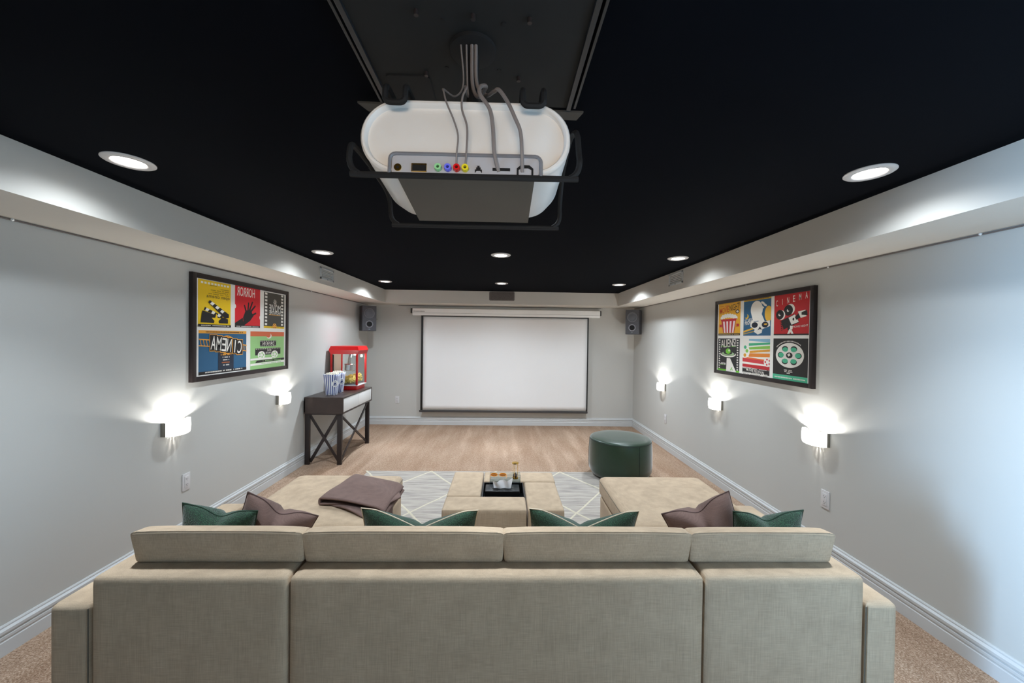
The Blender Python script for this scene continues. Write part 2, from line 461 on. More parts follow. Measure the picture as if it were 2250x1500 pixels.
for i, (x, y, z, r, lab) in enumerate(SC):
    o = sc0 if i == 0 else copy_tree(sc0)
    o.location = (x, y, z); o.rotation_euler.z = r; o['label'] = lab
    sgn = 1 if r == 0 else -1
    add_light('POINT', (x + sgn * .044, y, z + .022), SCONCE_E, (1, .985, .95), shadow_soft_size=.009)

# ================================================================== OUTLETS
def make_outlet(label):
    # local: wall plane y=0, front faces -y
    t = thing('wall_outlet', label, 'outlet', group='white wall outlets')
    MB().box(-.036, .036, -.007, 0, -.066, .066, .003).build('cover_plate', M['outlet'], t)
    MB().box(-.019, .019, -.010, -.006, -.045, .045, .0015).build('receptacle', M['outlet'], t)
    for dz in (-.024, .020):
        MB().box(-.009, -.0065, -.0106, -.0098, dz, dz + .011).build('slot', M['slot'], t)
        MB().box(.0065, .009, -.0106, -.0098, dz, dz + .009).build('slot', M['slot'], t)
        MB().cyl((0, -.0098, dz - .006), .0028, -.0008, 'y', 10).build('ground_hole', M['slot'], t)
    return t
OU = [(XL, 3.008, .453, PI / 2, 'white double wall outlet on the left wall, below the near sconce'),
      (-1.924, D, .452, 0, 'white wall outlet on the far wall between console table and screen'),
      (XR, 2.745, .447, -PI / 2, 'white wall outlet on the right wall, nearest the camera'),
      (XR, 5.52, .447, -PI / 2, 'small white outlet on the right wall, below the farthest sconce')]
o0 = make_outlet(OU[0][4])
for i, (x, y, z, r, lab) in enumerate(OU):
    o = o0 if i == 0 else copy_tree(o0)
    o.location = (x, y, z); o.rotation_euler.z = r; o['label'] = lab

# ================================================================== VENTS AND GRILLE
def vent(x, y0, y1, z0, z1, sgn, label):
    t = thing('air_vent', label, 'vent', (x, (y0 + y1) / 2, (z0 + z1) / 2), group='white louvred soffit vents')
    w, h = (y1 - y0) / 2, (z1 - z0) / 2
    b = MB()
    for a in ((-w, w, -h, -h + .022), (-w, w, h - .016, h), (-w, -w + .025, -h, h), (w - .025, w, -h, h)):
        b.box(min(0, sgn * .009), max(0, sgn * .009), a[0], a[1], a[2], a[3], .002)
    b.build('frame', M['trimw'], t)
    for k in range(5):
        z = -h + .030 + k * (2 * h - .046) / 5
        s = MB().box(-.0015, .0015, -w + .02, w - .02, 0, .019, T=Matrix.Translation((sgn * .005, 0, z)) @ Matrix.Rotation(sgn * -.5, 4, 'Y'))
        s.build('slat', M['trimw'], t)
    MB().box(min(sgn * .009, sgn * .013), max(sgn * .009, sgn * .013), -.008, .008, -h + .006, -h + .012).build('lever', M['slot'], t)
vent(SL, 4.17, 4.49, 2.232, 2.362, 1, 'white louvred air vent on the left soffit face')
vent(SR, 4.09, 4.435, 2.245, 2.380, -1, 'white louvred air vent on the right soffit face')
g = thing('soffit_grille', 'grey rounded grille on the far soffit, above the screen housing', 'grille', (-.035, DS, 2.317))
MB().prism(rounded(-.215, .215, -.077, .075, .02, 5), -.010, .010, 'y').build('panel', M['grille'], g)
MB().prism(rounded(-.200, .200, -.064, .062, .015, 5), -.014, .005, 'y').build('mesh_screen', plain('grille_mesh', (96, 88, 84), .8, var=.35, scale=180), g)

# ================================================================== SPEAKER WIRES along the soffit joint
def wire(name, pts, label, clips):
    t = thing(name, label, 'wire', pts[0], group='thin speaker wires under the soffit')
    P0 = Vector(pts[0])
    MB().tube([Vector(p) - P0 for p in pts], .0045, 6).build('cord', M['wire'], t)
    for c in clips:
        MB().ico(Vector(c) - P0, .008, 1).build('wire_clip', M['white'], t)
def wig(p, q, ax, n=30, a=.0015):
    p, q = Vector(p), Vector(q); out = []
    for i in range(n + 1):
        v = p.lerp(q, i / n); v[ax] += a * math.sin(i * 1.7) ; v.z -= abs(a * math.sin(i * .9)); out.append(v)
    return out
wire('speaker_wire', wig((XL + .007, YB + .05, HS - .006), (XL + .007, D - .03, HS - .006), 0), 'thin grey wire running along the top of the left wall', [(XL + .012, 1.953, HS - .006), (XL + .012, 4.9, HS - .006)])
wire('speaker_wire', wig((XR - .007, YB + .05, HS - .006), (XR - .007, D - .03, HS - .006), 0), 'thin grey wire running along the top of the right wall', [(XR - .012, y, HS - .006) for y in (1.86, 2.756, 3.704)])
wire('speaker_wire', wig((-1.917, D - .008, HS - .008), (1.79, D - .008, HS - .008), 1, 40, .003), 'dark wire along the top of the far wall, above the screen', [(1.83, D - .012, HS - .012)])

# ================================================================== PROJECTION SCREEN
ps = thing('projection_screen', 'large white pull-down projection screen with white housing on the far wall', 'screen', (.04, D - .08, 0))
MB().prism([(-.03, 1.998), (.012, 1.99), (.078, 2.0), (.078, 2.118), (0, 2.125), (-.034, 2.115), (-.04, 2.05)], -1.68, 3.39, 'x', bev=.003).build('housing', plain('housing_white', (250, 250, 248), .4, var=.01), ps)
MB().box(-1.675, 1.705, -.0415, -.036, 2.036, 2.0385).build('housing_groove', M['wire'], ps)
for x0, x1 in ((-1.712, -1.68), (1.71, 1.735)):
    MB().box(x0, x1, -.03, .07, 2.03, 2.12, .006).build('end_cap', M['slot'], ps)
def cloth(u, v):
    return (-1.49 + 2.98 * u, .006 * math.sin(u * 9 + v * 2) * (1 - v), .285 + 1.71 * v)
MB().grid(cloth, 40, 20).build('screen_surface', M['screen'], ps).modifiers.new('s', 'SOLIDIFY').thickness = .002
for x0, x1 in ((-1.526, -1.490), (1.490, 1.512)):
    MB().box(x0, x1, -.006, .004, .285, 1.995).build('side_border', M['black'], ps)
MB().box(-1.526, 1.512, -.008, .004, 1.975, 1.998).build('top_border', M['black'], ps)
MB().box(-1.545, 1.515, -.016, .014, .248, .286, .006).build('bottom_bar', plain('bar_grey', (66, 64, 64), .5), ps)
lt = MB()
for k in range(9): lt.box(-1.655 + k * .022, -1.643 + k * .022, -.0405, -.038, 2.058, 2.072)
lt.build('housing_print', M['wire'], ps)

# ================================================================== SPEAKERS
def make_speaker(label):
    t = thing('bookshelf_speaker', label, 'speaker', group='wall speakers in the far corners')
    w, d, h = .115, .21, .212
    MB().box(-w, w, 0, d, -h, h, .008).build('cabinet', M['speaker'], t)
    MB().prism(rounded(-w + .006, w - .006, -h + .006, h - .006, .01, 4), -.006, .007, 'y').build('baffle', M['speaker'], t)
    c = MB().lathe([(0, -.010), (.03, -.008), (.055, -.003), (.068, -.0045), (.074, -.009), (.078, -.0045), (.080, 0)], T=Matrix.Translation((0, -.006, .085)) @ Matrix.Rotation(PI / 2, 4, 'X') @ Matrix.Scale(-1, 4, (0, 0, 1)))
    c.build('woofer', M['cone'], t)
    MB().lathe([(.076, 0), (.0765, .006), (.080, .007), (.083, .004), (.083, 0)], seg=48, T=Matrix.Translation((0, -.006, .085)) @ Matrix.Rotation(PI / 2, 4, 'X')).build('woofer_ring', M['coneedge'], t)
    MB().lathe([(.044, 0), (.046, .006), (.056, .008), (.061, .004), (.061, 0)], T=Matrix.Translation((0, -.006, -.098)) @ Matrix.Rotation(PI / 2, 4, 'X')).build('port_ring', M['coneedge'], t)
    MB().cyl((0, -.0062, -.098), .045, -.0035, 'y').build('bass_port', M['blackm'], t)
    MB().box(-.014, .014, -.0085, -.005, -.184, -.177).build('badge', M['chrome'], t)
    MB().box(-.02, .02, d, d + .05, -.03, .03, .004).build('wall_bracket', M['slot'], t)
    return t
s0 = make_speaker('dark grey bookshelf speaker in the far left corner, above the popcorn machine')
s0.location = (-2.262, 6.42, 1.907); s0.rotation_euler.z = math.radians(32)
MB().tube([(.115, .06, -.012), (.15, .07, -.012)], .004, 6).build('knob', M['nickel'], s0)
s1 = copy_tree(s0); s1['label'] = 'dark grey bookshelf speaker in the far right corner, beside the screen'
for ch in list(s1.children):
    if ch.name.startswith('knob'): bpy.data.objects.remove(ch)
s1.location = (2.21, 6.45, 1.912); s1.rotation_euler.z = math.radians(-32)

# ================================================================== PROJECTOR MOUNT AND PROJECTOR
pm = thing('projector_mount', 'black ceiling mount with plate, pole and rod cage holding the projector', 'mount', (-.09, 1.0, HC))
ox, oy, oz = pm.location
def P(x, y, z): return Vector((x - ox, y - oy, z - oz))
b = MB(); b.box(-.285, .285, -.75, .24, -.024, 0); b.build('ceiling_plate', M['plate'], pm)
for s in (-1, 1):
    b = MB(); b.box(s * .292 - .007, s * .292 + .007, -.75, .24, -.034, 0, .002).box(s * .312 - .004, s * .312 + .004, -.75, .24, -.028, 0, .002)
    b.build('side_rail', plain('rail_black', (34, 38, 42), .4), pm)
MB().prism([(-.39, .235), (.345, .255), (.33, .300), (-.37, .28)], -.03, .006, 'z').build('crossbar', plain('bar_mid_grey', (58, 56, 52), .6), pm)
for (x, y) in ((-.212, .887), (-.081, .894), (.052, .899), (-.23, 1.091), (.034, 1.102)):
    MB().cyl(P(x, y, 2.361), .0055, .013, 'z', 12).build('bolt', M['legm'], pm)
for (x, y) in ((-.154, .911), (-.01, .917), (-.169, 1.072), (-.023, 1.076)):
    MB().cyl(P(x, y, 2.371), .006, .004, 'z', 12).build('screw_hole', M['blackm'], pm)
MB().prism(rounded(-.262, -.135, .105, .26, .012, 4), -.028, .005, 'z').build('cover_plate', M['blackm'], pm)
MB().lathe([(0, -.024), (.060, -.024), (.060, -.034), (.055, -.036), (0, -.036)]).build('ceiling_flange', M['blackm'], pm)
MB().cyl((0, .01, -.22), .016, .19, 'z', 24).build('pole', M['blackm'], pm)
RODR = .0068
def rod(name, pts, n=6): MB().tube(smooth_path([P(*p) for p in pts], n), RODR, 8).build(name, M['blackm'], pm)
def corner(a, c, d, r=.03):  # rounded corner helper: returns points around c between a and d
    a, c, d = Vector(a), Vector(c), Vector(d)
    u = (a - c).normalized() * r; v = (d - c).normalized() * r
    return [tuple(c + u * (1 - t) ** 2 + v * t ** 2) for t in (0, .25, .5, .75, 1)]
yr, yf = .862, 1.165
zr, zf = 1.982, 1.958
L0, R0 = -.352, .168
rod('cage_rod', [(L0, 1.0, 2.062), (L0, .90, 2.06), (L0, .872, 2.05)] + corner((L0, yr, 2.06), (L0, yr, zr), (R0, yr, zr), .04) + corner((L0, yr, zr), (R0, yr, zr), (R0, yr, 2.06), .04) + [(R0, .872, 2.045), (R0 - .002, .89, 2.10), (R0 - .004, .95, 2.125), (R0 - .004, 1.0, 2.125)])
rod('cage_rod', [(L0 - .002, 1.0, 2.062), (L0 - .002, 1.12, 2.055), (L0, yf, 2.03)] + corner((L0, yf, 2.06), (L0 + .005, yf, zf), (R0, yf, zf), .04) + corner((L0, yf, zf), (R0, yf, zf), (R0, yf, 2.06), .04) + [(R0, yf, 2.03), (R0, 1.12, 2.10), (R0 - .004, 1.0, 2.125)])
for (x0, x1) in ((-.275, -.230), (.037, .085)):
    rod('hook', [(x0, 1.0, 2.20), (x0, .90, 2.195), (x0, .872, 2.185)] + corner((x0, .866, 2.19), (x0, .866, 2.148), (x1, .866, 2.148), .014) + corner((x0, .866, 2.148), (x1, .866, 2.148), (x1, .866, 2.19), .014) + [(x1, .872, 2.185), (x1, .90, 2.195), (x1, 1.0, 2.20)])
rod('top_arm', [(-.30, 1.0, 2.20), (-.09, 1.0, 2.205), (.11, 1.0, 2.20)])
rod('top_arm', [(L0, 1.0, 2.062), (L0 + .01, 1.0, 2.17), (-.30, 1.0, 2.20)])
rod('top_arm', [(R0 - .004, 1.0, 2.125), (R0 - .02, 1.0, 2.185), (.11, 1.0, 2.20)])

pj = thing('projector', 'white rounded ceiling projector seen from behind with coloured cable sockets', 'projector', (-.0925, .88, 2.08))
pj.rotation_euler.x = math.radians(-7)
HW, HH, R_, DEP = .2415, .090, .088, .265
prof = rounded(-HW, HW, -HH, HH, R_, 12)
def ring_pts(s, y, dz=0, fl=None):
    out = []
    for (x, z) in rounded(-HW + s, HW - s, -HH + s, HH - s, max(R_ - s, .01), 12):
        if fl is not None and z < fl: z = fl
        out.append((x, y, z + dz))
    return out
def loft(mb, rings, m=None, capA=False, capB=False):
    b = bmesh.new(); V = [[b.verts.new(p) for p in r] for r in rings]; n = len(V[0])
    for A, B in zip(V, V[1:]):
        for i in range(n): b.faces.new((A[i], A[(i + 1) % n], B[(i + 1) % n], B[i]))
    if capA: b.faces.new(V[0])
    if capB: b.faces.new(V[-1][::-1])
    bmesh.ops.recalc_face_normals(b, faces=b.faces[:])
    return mb._merge(b, m)
sh = MB(); loft(sh, [ring_pts(.004, 0), ring_pts(0, .006), ring_pts(0, .05), ring_pts(.002, .2), ring_pts(.014, .25), ring_pts(.05, DEP)], capB=True)
sh.build('shell', M['proj'], pj)
bz = MB(); loft(bz, [ring_pts(.014, .012), ring_pts(.012, .001), ring_pts(.009, -.003), ring_pts(.004, -.003), ring_pts(0, .001), ring_pts(-.001, .006)])
bz.build('rear_bezel', M['proj'], pj)
bp = MB(); loft(bp, [ring_pts(.012, .010), ring_pts(.06, .006)], capB=True); bp.build('back_panel', M['proj'], pj)
MB().prism([(-.158, -.0925), (.160, -.0925), (.160, -.086), (-.158, -.086)], .004, .245, 'y').build('bottom_cover', M['under'], pj)
# socket bay: projecting tray with a lip on top, sockets on its sloping face
bay = MB()
bay.prism(rounded(-.165, .168, -.098, -.050, .012, 5), -.006, .016, 'y')
bay.build('socket_panel', M['projg'], pj)
lip = MB().tube([(-.170, -.008, -.097), (-.170, -.008, -.062)] + [(-.170 + .014 * (1 - math.cos(a)), -.008, -.062 + .014 * math.sin(a)) for a in (0.4, .8, 1.2, 1.57)] + [(.159, -.008, -.048)] + [(.159 + .014 * math.sin(a), -.008, -.062 + .014 * math.cos(a)) for a in (.4, .8, 1.2, 1.57)] + [(.173, -.008, -.097)], .004, 6)
lip.build('panel_lip', plain('lip_grey', (120, 120, 124), .4), pj)
ys = -.006
def sock(x): return x + .0925
zj = -.081
MB().lathe([(.0035, -.004), (.0035, .002), (.0085, .002), (.0085, 0), ], T=Matrix.Translation((sock(-.244), ys, zj)) @ Matrix.Rotation(PI / 2, 4, 'X'), seg=20).build('dc_jack', M['gold'], pj)
MB().cyl((sock(-.244), ys - .0008, zj), .0055, -.0006, 'y', 16).build('jack_hole', M['blackm'], pj)
u = MB()
for a in ((-.026, .026, .008, .0095), (-.026, .026, -.0095, -.008), (-.026, -.0245, -.0095, .0095), (.0245, .026, -.0095, .0095)):
    u.box(sock(-.196) + a[0] * .65, sock(-.196) + a[1] * .65, ys - .003, ys, zj + a[2], zj + a[3])
u.build('usb_rim', M['gold'], pj)
MB().box(sock(-.196) - .0155, sock(-.196) + .0155, ys - .0012, ys, zj - .006, zj + .0075).build('usb_slot', M['blackm'], pj)
for x, rgb, nm in ((-.153, (150, 214, 150), 'green'), (-.131, (110, 116, 236), 'blue'), (-.111, (214, 22, 26), 'red'), (-.092, (236, 216, 40), 'yellow')):
    o = MB().lathe([(.0036, -.001), (.0036, .009), (.0075, .009), (.0075, 0), (.009, 0)], T=Matrix.Translation((sock(x), ys, zj)) @ Matrix.Rotation(PI / 2, 4, 'X'), seg=20).build('audio_socket', plain(nm + '_plastic', rgb, .35), pj)
    o['label'] = nm + ' round cable socket'
    MB().cyl((sock(x), ys - .0006, zj), .0038, -.0006, 'y', 12).build('socket_hole', M['blackm'], pj)
MB().prism([(sock(-.062) + a, zj + c) for a, c in ((-.008, -.009), (-.008, -.001), (-.005, -.001), (-.005, .004), (-.0025, .004), (-.0025, .008), (.0025, .008), (.0025, .004), (.005, .004), (.005, -.001), (.008, -.001), (.008, -.009), (.004, -.004), (-.004, -.004))], ys - .0012, .0012, 'y').build('phone_socket', M['blackm'], pj)
MB().box(sock(-.010) - .02, sock(-.010) + .02, ys - .0012, ys, zj - .003, zj + .004).build('video_slot', M['blackm'], pj)
MB().prism([(sock(.044) + a, zj + c) for a, c in ((-.019, -.014), (-.019, .004), (-.010, .012), (.010, .012), (.019, .004), (.019, -.014), (.0145, -.014), (.0145, .001), (.007, .005), (-.007, .005), (-.0145, .001), (-.0145, -.014))], ys - .0012, .0012, 'y').build('power_socket', M['blackm'], pj)
MB().lathe([(.0, .0), (.03, 0), (.034, -.012), (.040, -.012), (.042, .01)], T=Matrix.Translation((.10, DEP - .01, .0)) @ Matrix.Rotation(PI / 2, 4, 'X')).build('lens', M['black'], pj)

# cables: down the pole, over the top edge, across the back, into their sockets
cpts = [
    ([(-.118, .97, 2.36), (-.110, .965, 2.26), (-.125, .93, 2.205), (-.146, .885, 2.192), (-.143, .868, 2.175), (-.135, .858, 2.145), (-.118, .856, 2.105), (-.108, .856, 2.07), (-.111, .858, 2.03), (-.112, .868, 2.000)], .0021, 'thin grey cable plugged into the red socket of the projector'),
    ([(-.104, .97, 2.36), (-.100, .965, 2.26), (-.094, .93, 2.205), (-.098, .885, 2.198), (-.091, .866, 2.185), (-.099, .858, 2.16), (-.100, .856, 2.13), (-.088, .856, 2.09), (-.089, .858, 2.035), (-.093, .868, 2.000)], .0024, 'thin grey cable plugged into the yellow socket of the projector'),
    ([(-.090, .97, 2.36), (-.087, .965, 2.26), (-.070, .93, 2.205), (-.048, .885, 2.200), (-.060, .866, 2.188), (-.060, .857, 2.165), (-.038, .852, 2.13), (-.030, .852, 2.09), (-.026, .854, 2.035), (-.016, .866, 1.996)], .0046, 'thick grey cable plugged into the wide slot of the projector'),
    ([(-.080, .97, 2.36), (-.076, .965, 2.26), (-.050, .93, 2.210), (-.030, .885, 2.190), (-.018, .866, 2.182), (.002, .857, 2.15), (.020, .852, 2.11), (.032, .852, 2.08), (.036, .854, 2.035), (.038, .866, 1.996)], .0044, 'thick grey power cable at the right end of the projector sockets'),
]
for pts, r, lab in cpts:
    p0 = Vector(pts[0])
    o = MB().tube([p - p0 for p in smooth_path(pts, 8)], r, 8).build('projector_cable', M['cable']); o.location = p0
    tag(o, lab, 'cable', 'grey cables on the projector')

# ================================================================== RUG
rug = thing('area_rug', 'light grey striped rug with cream diamond lines under the sofa and ottomans', 'rug', (-.07, 0, 0))
RX0, RX1, RY0, RY1 = -1.515, 1.515, 1.75, 4.512
MB().box(RX0, RX1, RY0, RY1, .0, .012, .004).build('woven_base', M['rug'], rug)
PX, PY = .764, 1.06
segs = []
def lat(x, y, sx):  # walk a diagonal until the border
    pts = []
    t = 0
    while t <= 60:
        X, Y = x + sx * PX / 2 * t / 6, y - PY / 2 * t / 6
        if X < RX0 - .02 or X > RX1 + .02 or Y < RY0: break
        pts.append((X + rnd.uniform(-.004, .004), Y, .0112 + .0007 * sx)); t += 1
    return pts
for k in range(-2, 3):
    for sx in (-1, 1):
        pts = lat(k * PX, RY1 - .01, sx)
        if len(pts) > 2:
            MB().tube(smooth_path(pts, 3), .011, 6, flat=.45).build('diamond_line', M['yarn'], rug)
for yy in (1, 2):
    for sx, xx in ((1, -2 * PX), (-1, 2 * PX)):
        pts = lat(xx, RY1 - .01 - yy * PY, sx)
        if len(pts) > 2: MB().tube(smooth_path(pts, 3), .011, 6, flat=.45).build('diamond_line', M['yarn'], rug)

# ================================================================== SECTIONAL SOFA
so = thing('sectional_sofa', 'large beige linen U-shaped sectional sofa with its back to the camera', 'sofa', (-.06, 1.44, 0))
qx, qy = -.06, 1.44
def SB(name, x0, x1, y0, y1, z0, z1, r, puff=(0, 0, 0), n=10, mat='linen', warp=None):
    return MB().softbox(x0 - qx, x1 - qx, y0 - qy, y1 - qy, z0, z1, r, puff, n, warp=warp).build(name, M[mat], so, angle=60)
for x0, x1 in ((-1.534, -.807), (-.801, .795), (.801, 1.434)):
    SB('back_section', x0, x1, 1.437, 1.70, .05, .70, .022, (.002, .004, .003), 14)
SB('armrest', -1.690, -1.540, 1.440, 2.33, .05, .592, .022, (.002, 0, .003))
SB('armrest', 1.440, 1.572, 1.440, 2.33, .05, .592, .022, (.002, 0, .003))
for x0, x1 in ((-1.534, -.83), (-.82, -.006), (.006, .82), (.83, 1.434)):
    SB('seat_base', x0, x1, 1.705, 2.29, .05, .30, .015)
    SB('seat_cushion', x0 + .002, x1 - .002, 1.705, 2.325, .302, .452, .04, (0, .01, .008))
for x0, x1, cx in ((-1.695, -.822, -1), (.824, 1.69, 1)):
    SB('chaise_base', x0 + .008, x1 - .008, 2.335, 3.165, .05, .295, .02)
    SB('chaise_cushion', x0, x1, 2.335, 3.195, .297, .452, .045, (.006, .006, .012), 14)
    xi = (x1 if cx < 0 else x0); o_ = .0005 * (1 if cx < 0 else -1)
    MB().tube([(xi - qx + o_ * 4 + .0, 2.38 - qy, .425), (xi - qx + o_ * 4, 3.15 - qy, .425)], .0025, 6).build('cushion_seam', plain('seam_beige', (120, 110, 94), .9), so)
for x in (-1.62, -.9, .86, 1.5):
    for y in (1.5, 3.1): MB().box(x - .03 - qx, x + .03 - qx, y - .03 - qy, y + .03 - qy, .014 if (y > 1.8) else .0, .052).build('foot', M['black'], so)
# back cushions: leaning wedges that overhang the back section
def bc_warp(p, q):
    z = p.z; t = (z - .70) / .15
    # rear face leans back (towards the camera) as it rises, front face leans in
    y = p.y + qy
    f_ = (q.y + 1) / 2
    y += -.020 * t * (1 - f_) - .130 * max(0, t) * f_
    # crest sags softly towards the cushion ends
    zz = z - .006 * abs(q.x) ** 6 * (q.z > 0) - .012 * f_ * max(0, t)
    return Vector((p.x + q.x * .006 * t, y - qy, zz))
for x0, x1 in ((-1.455, -.792), (-.786, .009), (.015, .776), (.782, 1.372)):
    o = MB().softbox(x0 - qx, x1 - qx, 1.526 - qy, 1.70 - qy, .701, .838, .014, (.003, .004, .003), 14, warp=bc_warp).build('back_cushion', M['linen'], so, angle=60)
    zt = .8350
    MB().tube([(x0 - qx + .022 + (x1 - x0 - .044) * k / 12, 1.5095 - qy, zt) for k in range(13)], .001, 5).build('crest_seam', plain('seam_beige', (120, 110, 94), .9), o)
for xs in (-1.542, 1.436):
    MB().tube([(xs - qx - (.001 if xs < 0 else -.004), 1.4405 - qy, .08 + .05 * k) for k in range(11)], .0022, 5).build('piping_seam', plain('seam_dark_beige', (96, 86, 72), .9), so)

# ================================================================== PILLOWS
def make_pillow(name, label, w, h, t, mat, seam, chop=0., group=None, sharp=1.0, seamr=.0028):
    r = thing(name, label, 'pillow', group=group)
    def surf(u, v, s):
        a = (u - .5) * 2; c = (v - .5) * 2
        ex = 1 - .07 * (1 - a * a) ** 1.0; ez = 1 - .07 * (1 - c * c)
        x = a * w / 2 * (1 - .06 * (1 - c * c)); z = c * h / 2 * (1 - .08 * (1 - a * a))
        th = t / 2 * (max(0, (1 - abs(a) ** 2.4)) ** .55) * (max(0, 1 - abs(c) ** 2.4) ** .55)
        th *= 1 + .06 * math.sin(5 * a + 3 * c)
        k = (max(0, 1 - abs(a) / .8) ** 1.25 if chop > .06 else math.exp(-(a / .36) ** 2)) * max(0, (c + .35) / 1.35) ** 1.4
        z -= chop * k
        th *= 1 + .7 * (k if chop else 0) * (1 - .8 * math.exp(-(a / .10) ** 2))
        return (x, s * th, z + h / 2)
    b = MB(); n = 28
    b.grid(lambda u, v: surf(u, v, 1), n, n).grid(lambda u, v: surf(u, v, -1), n, n)
    bmesh.ops.remove_doubles(b.bm, verts=b.bm.verts[:], dist=.0005)
    bmesh.ops.recalc_face_normals(b.bm, faces=b.bm.faces[:])
    b.build('pillow_body', mat, r, angle=80)
    loop = [surf(k / 24, 1, 0) for k in range(24)] + [surf(1, 1 - k / 24, 0) for k in range(24)] + [surf(1 - k / 24, 0, 0) for k in range(24)] + [surf(0, k / 24, 0) for k in range(24)]
    MB().tube(loop, seamr, 6, closed=True).build('piping', seam, r)
    return r
def pose(o, loc, rx, ry, rz):
    o.location = loc; o.rotation_euler = Euler((math.radians(rx), math.radians(ry), math.radians(rz)), 'XYZ')
G6 = 'throw pillows along the sofa back'
# lean back (top towards the camera): +x rotation tips +z towards -y
pose(make_pillow('throw_pillow', 'green lumbar pillow with cream piping, left of the sofa centre', .56, .335, .13, M['green'], M['piping'], .10, G6), (-.405, 1.905, .456), 13, 1.8, 2)
pose(make_pillow('throw_pillow', 'green lumbar pillow with cream piping, right of the sofa centre', .54, .335, .13, M['green'], M['piping'], .10, G6), (.400, 1.905, .456), 13, 1.2, 0)
pose(make_pillow('throw_pillow', 'green boucle pillow without contrast piping in the left sofa corner', .33, .31, .14, M['green'], M['gseam'], .04, G6), (-1.405, 1.89, .490), 12, 10, 8)
pose(make_pillow('throw_pillow', 'brown square pillow beside the green one in the left sofa corner', .36, .30, .15, M['brown'], M['brownseam'], .05, G6), (-1.235, 1.99, .490), 14, 24, 10)
pose(make_pillow('throw_pillow', 'brown square pillow beside the green one in the right sofa corner', .36, .32, .15, M['brown'], M['brownseam'], .05, G6), (1.145, 1.99, .490), 14, -24, -10)
pose(make_pillow('throw_pillow', 'green boucle pillow without contrast piping in the right sofa corner', .33, .33, .14, M['green'], M['gseam'], .045, G6), (1.345, 1.89, .462), 12, -4, -6)

# ================================================================== THROW BLANKET
bl = thing('throw_blanket', 'folded brown throw blanket draped over the inner edge of the left chaise', 'blanket', (-1.0, 2.7, .455))
A, B_, C_, D_ = Vector((-1.23, 2.575)), Vector((-1.16, 3.02)), Vector((-.735, 2.855)), Vector((-.755, 2.46))
def fold_top(u, v, lift=0):
    # u across (left fold to right), v from near to far; top leaf, folded round at the left
    p = A.lerp(D_, u).lerp(B_.lerp(C_, u), v)
    return p
def leaf(u, v):
    # u 0..1: bottom leaf right -> left, then round the fold, then top leaf left -> right
    if u < .42: s = 1 - u / .42; z = .010 + .004 * math.sin(6 * s)
    elif u < .58:
        a = (u - .42) / .16 * PI; s = -.022 * math.sin(a); z = .010 + .024 * (1 - math.cos(a))
    else: s = (u - .58) / .42; z = .058 + .010 * math.sin(s * 2.8 + .4) - .012 * s
    p = fold_top(s, v)
    z += .010 * math.sin(v * 3.1) * (u > .5) + .004 * math.sin(9 * v + 5 * s)
    if s > .85: z -= .022 * ((s - .85) / .15) ** 2
    return (p.x + 1.0, p.y - 2.7 + (.02 * math.sin(s * 3) if u < .42 else 0), z)
o = MB().grid(leaf, 60, 24).build('folded_top', M['brown'], bl, angle=80)
o.modifiers.new('s', 'SOLIDIFY').thickness = .012
# lower leaf: runs under the fold and hangs over the inner cushion edge
def under(u, v):
    p = Vector((-1.17, 2.585)).lerp(Vector((-.80, 2.365)), u).lerp(Vector((-1.05, 2.9)).lerp(Vector((-.80, 2.80)), u), v)
    z = .007 + .022 * math.sin(min(1, u * 1.2) * PI) * (1 - v)
    x = p.x
    if u > .80:
        t = (u - .80) / .20; x = -.815 + .013 * math.sin(min(1, t * 2.5) * PI / 2); z = .010 - max(0, t - .1) * .26; x = max(x, -.806)
    return (x + 1.0, p.y - 2.7, z)
o = MB().grid(under, 50, 20).build('lower_fold', M['brown'], bl, angle=80)
o.modifiers.new('s', 'SOLIDIFY').thickness = .010
def flap(u, v):
    p = Vector((-.800, 2.480)).lerp(Vector((-.705, 2.66)), v)
    q = Vector((-.95, 2.72)).lerp(Vector((-.76, 2.80)), v)
    r_ = p.lerp(q, u)
    return (r_.x + 1.0, r_.y - 2.7, .030 + .004 * math.sin(4 * u + 2 * v) - .02 * max(0, (r_.x + .82) * 4))
o = MB().grid(flap, 16, 20).build('side_fold', M['brown'], bl, angle=80)
o.modifiers.new('s', 'SOLIDIFY').thickness = .010

# ================================================================== OTTOMAN MODULES + TRAY
OT = [(-.414, -.157, 2.848, 3.360, 'far left oblong beige ottoman block of the four around the black tray'),
      (-.149, .450, 3.137, 3.360, 'far oblong beige ottoman block, behind the tissue box'),
      (.188, .444, 2.613, 3.129, 'right oblong beige ottoman block of the four around the black tray'),
      (-.414, .180, 2.613, 2.840, 'near oblong beige ottoman block, in front of the tissue box')]
for x0, x1, y0, y1, lab in OT:
    cx, cy = (x0 + x1) / 2, (y0 + y1) / 2
    t = thing('ottoman_block', lab, 'ottoman', (cx, cy, .0165), group='four ottoman blocks set around a tray')
    MB().softbox(x0 - cx, x1 - cx, y0 - cy, y1 - cy, .02, .4035, .014, (.002, .002, .004), 12).build('upholstered_body', M['linen'], t, angle=60)
    for sx in (-1, 1):
        for sy in (-1, 1): MB().box(sx * ((x1 - x0) / 2 - .04) - .015, sx * ((x1 - x0) / 2 - .04) + .015, sy * ((y1 - y0) / 2 - .04) - .015, sy * ((y1 - y0) / 2 - .04) + .015, 0, .022).build('foot', M['black'], t)
tr = thing('tray_box', 'glossy black tray box sunk between the four ottoman blocks', 'tray', (.0155, 2.988, .0165))
b = MB(); b.box(-.160, .160, -.142, .142, 0, .31, .002)
for a in ((-.163, -.157, -.144, .144), (.157, .163, -.144, .144), (-.163, .163, -.144, -.138), (-.163, .163, .138, .144)): b.box(a[0], a[1], a[2], a[3], .30, .395)
b.build('tray_body', M['black'], tr)
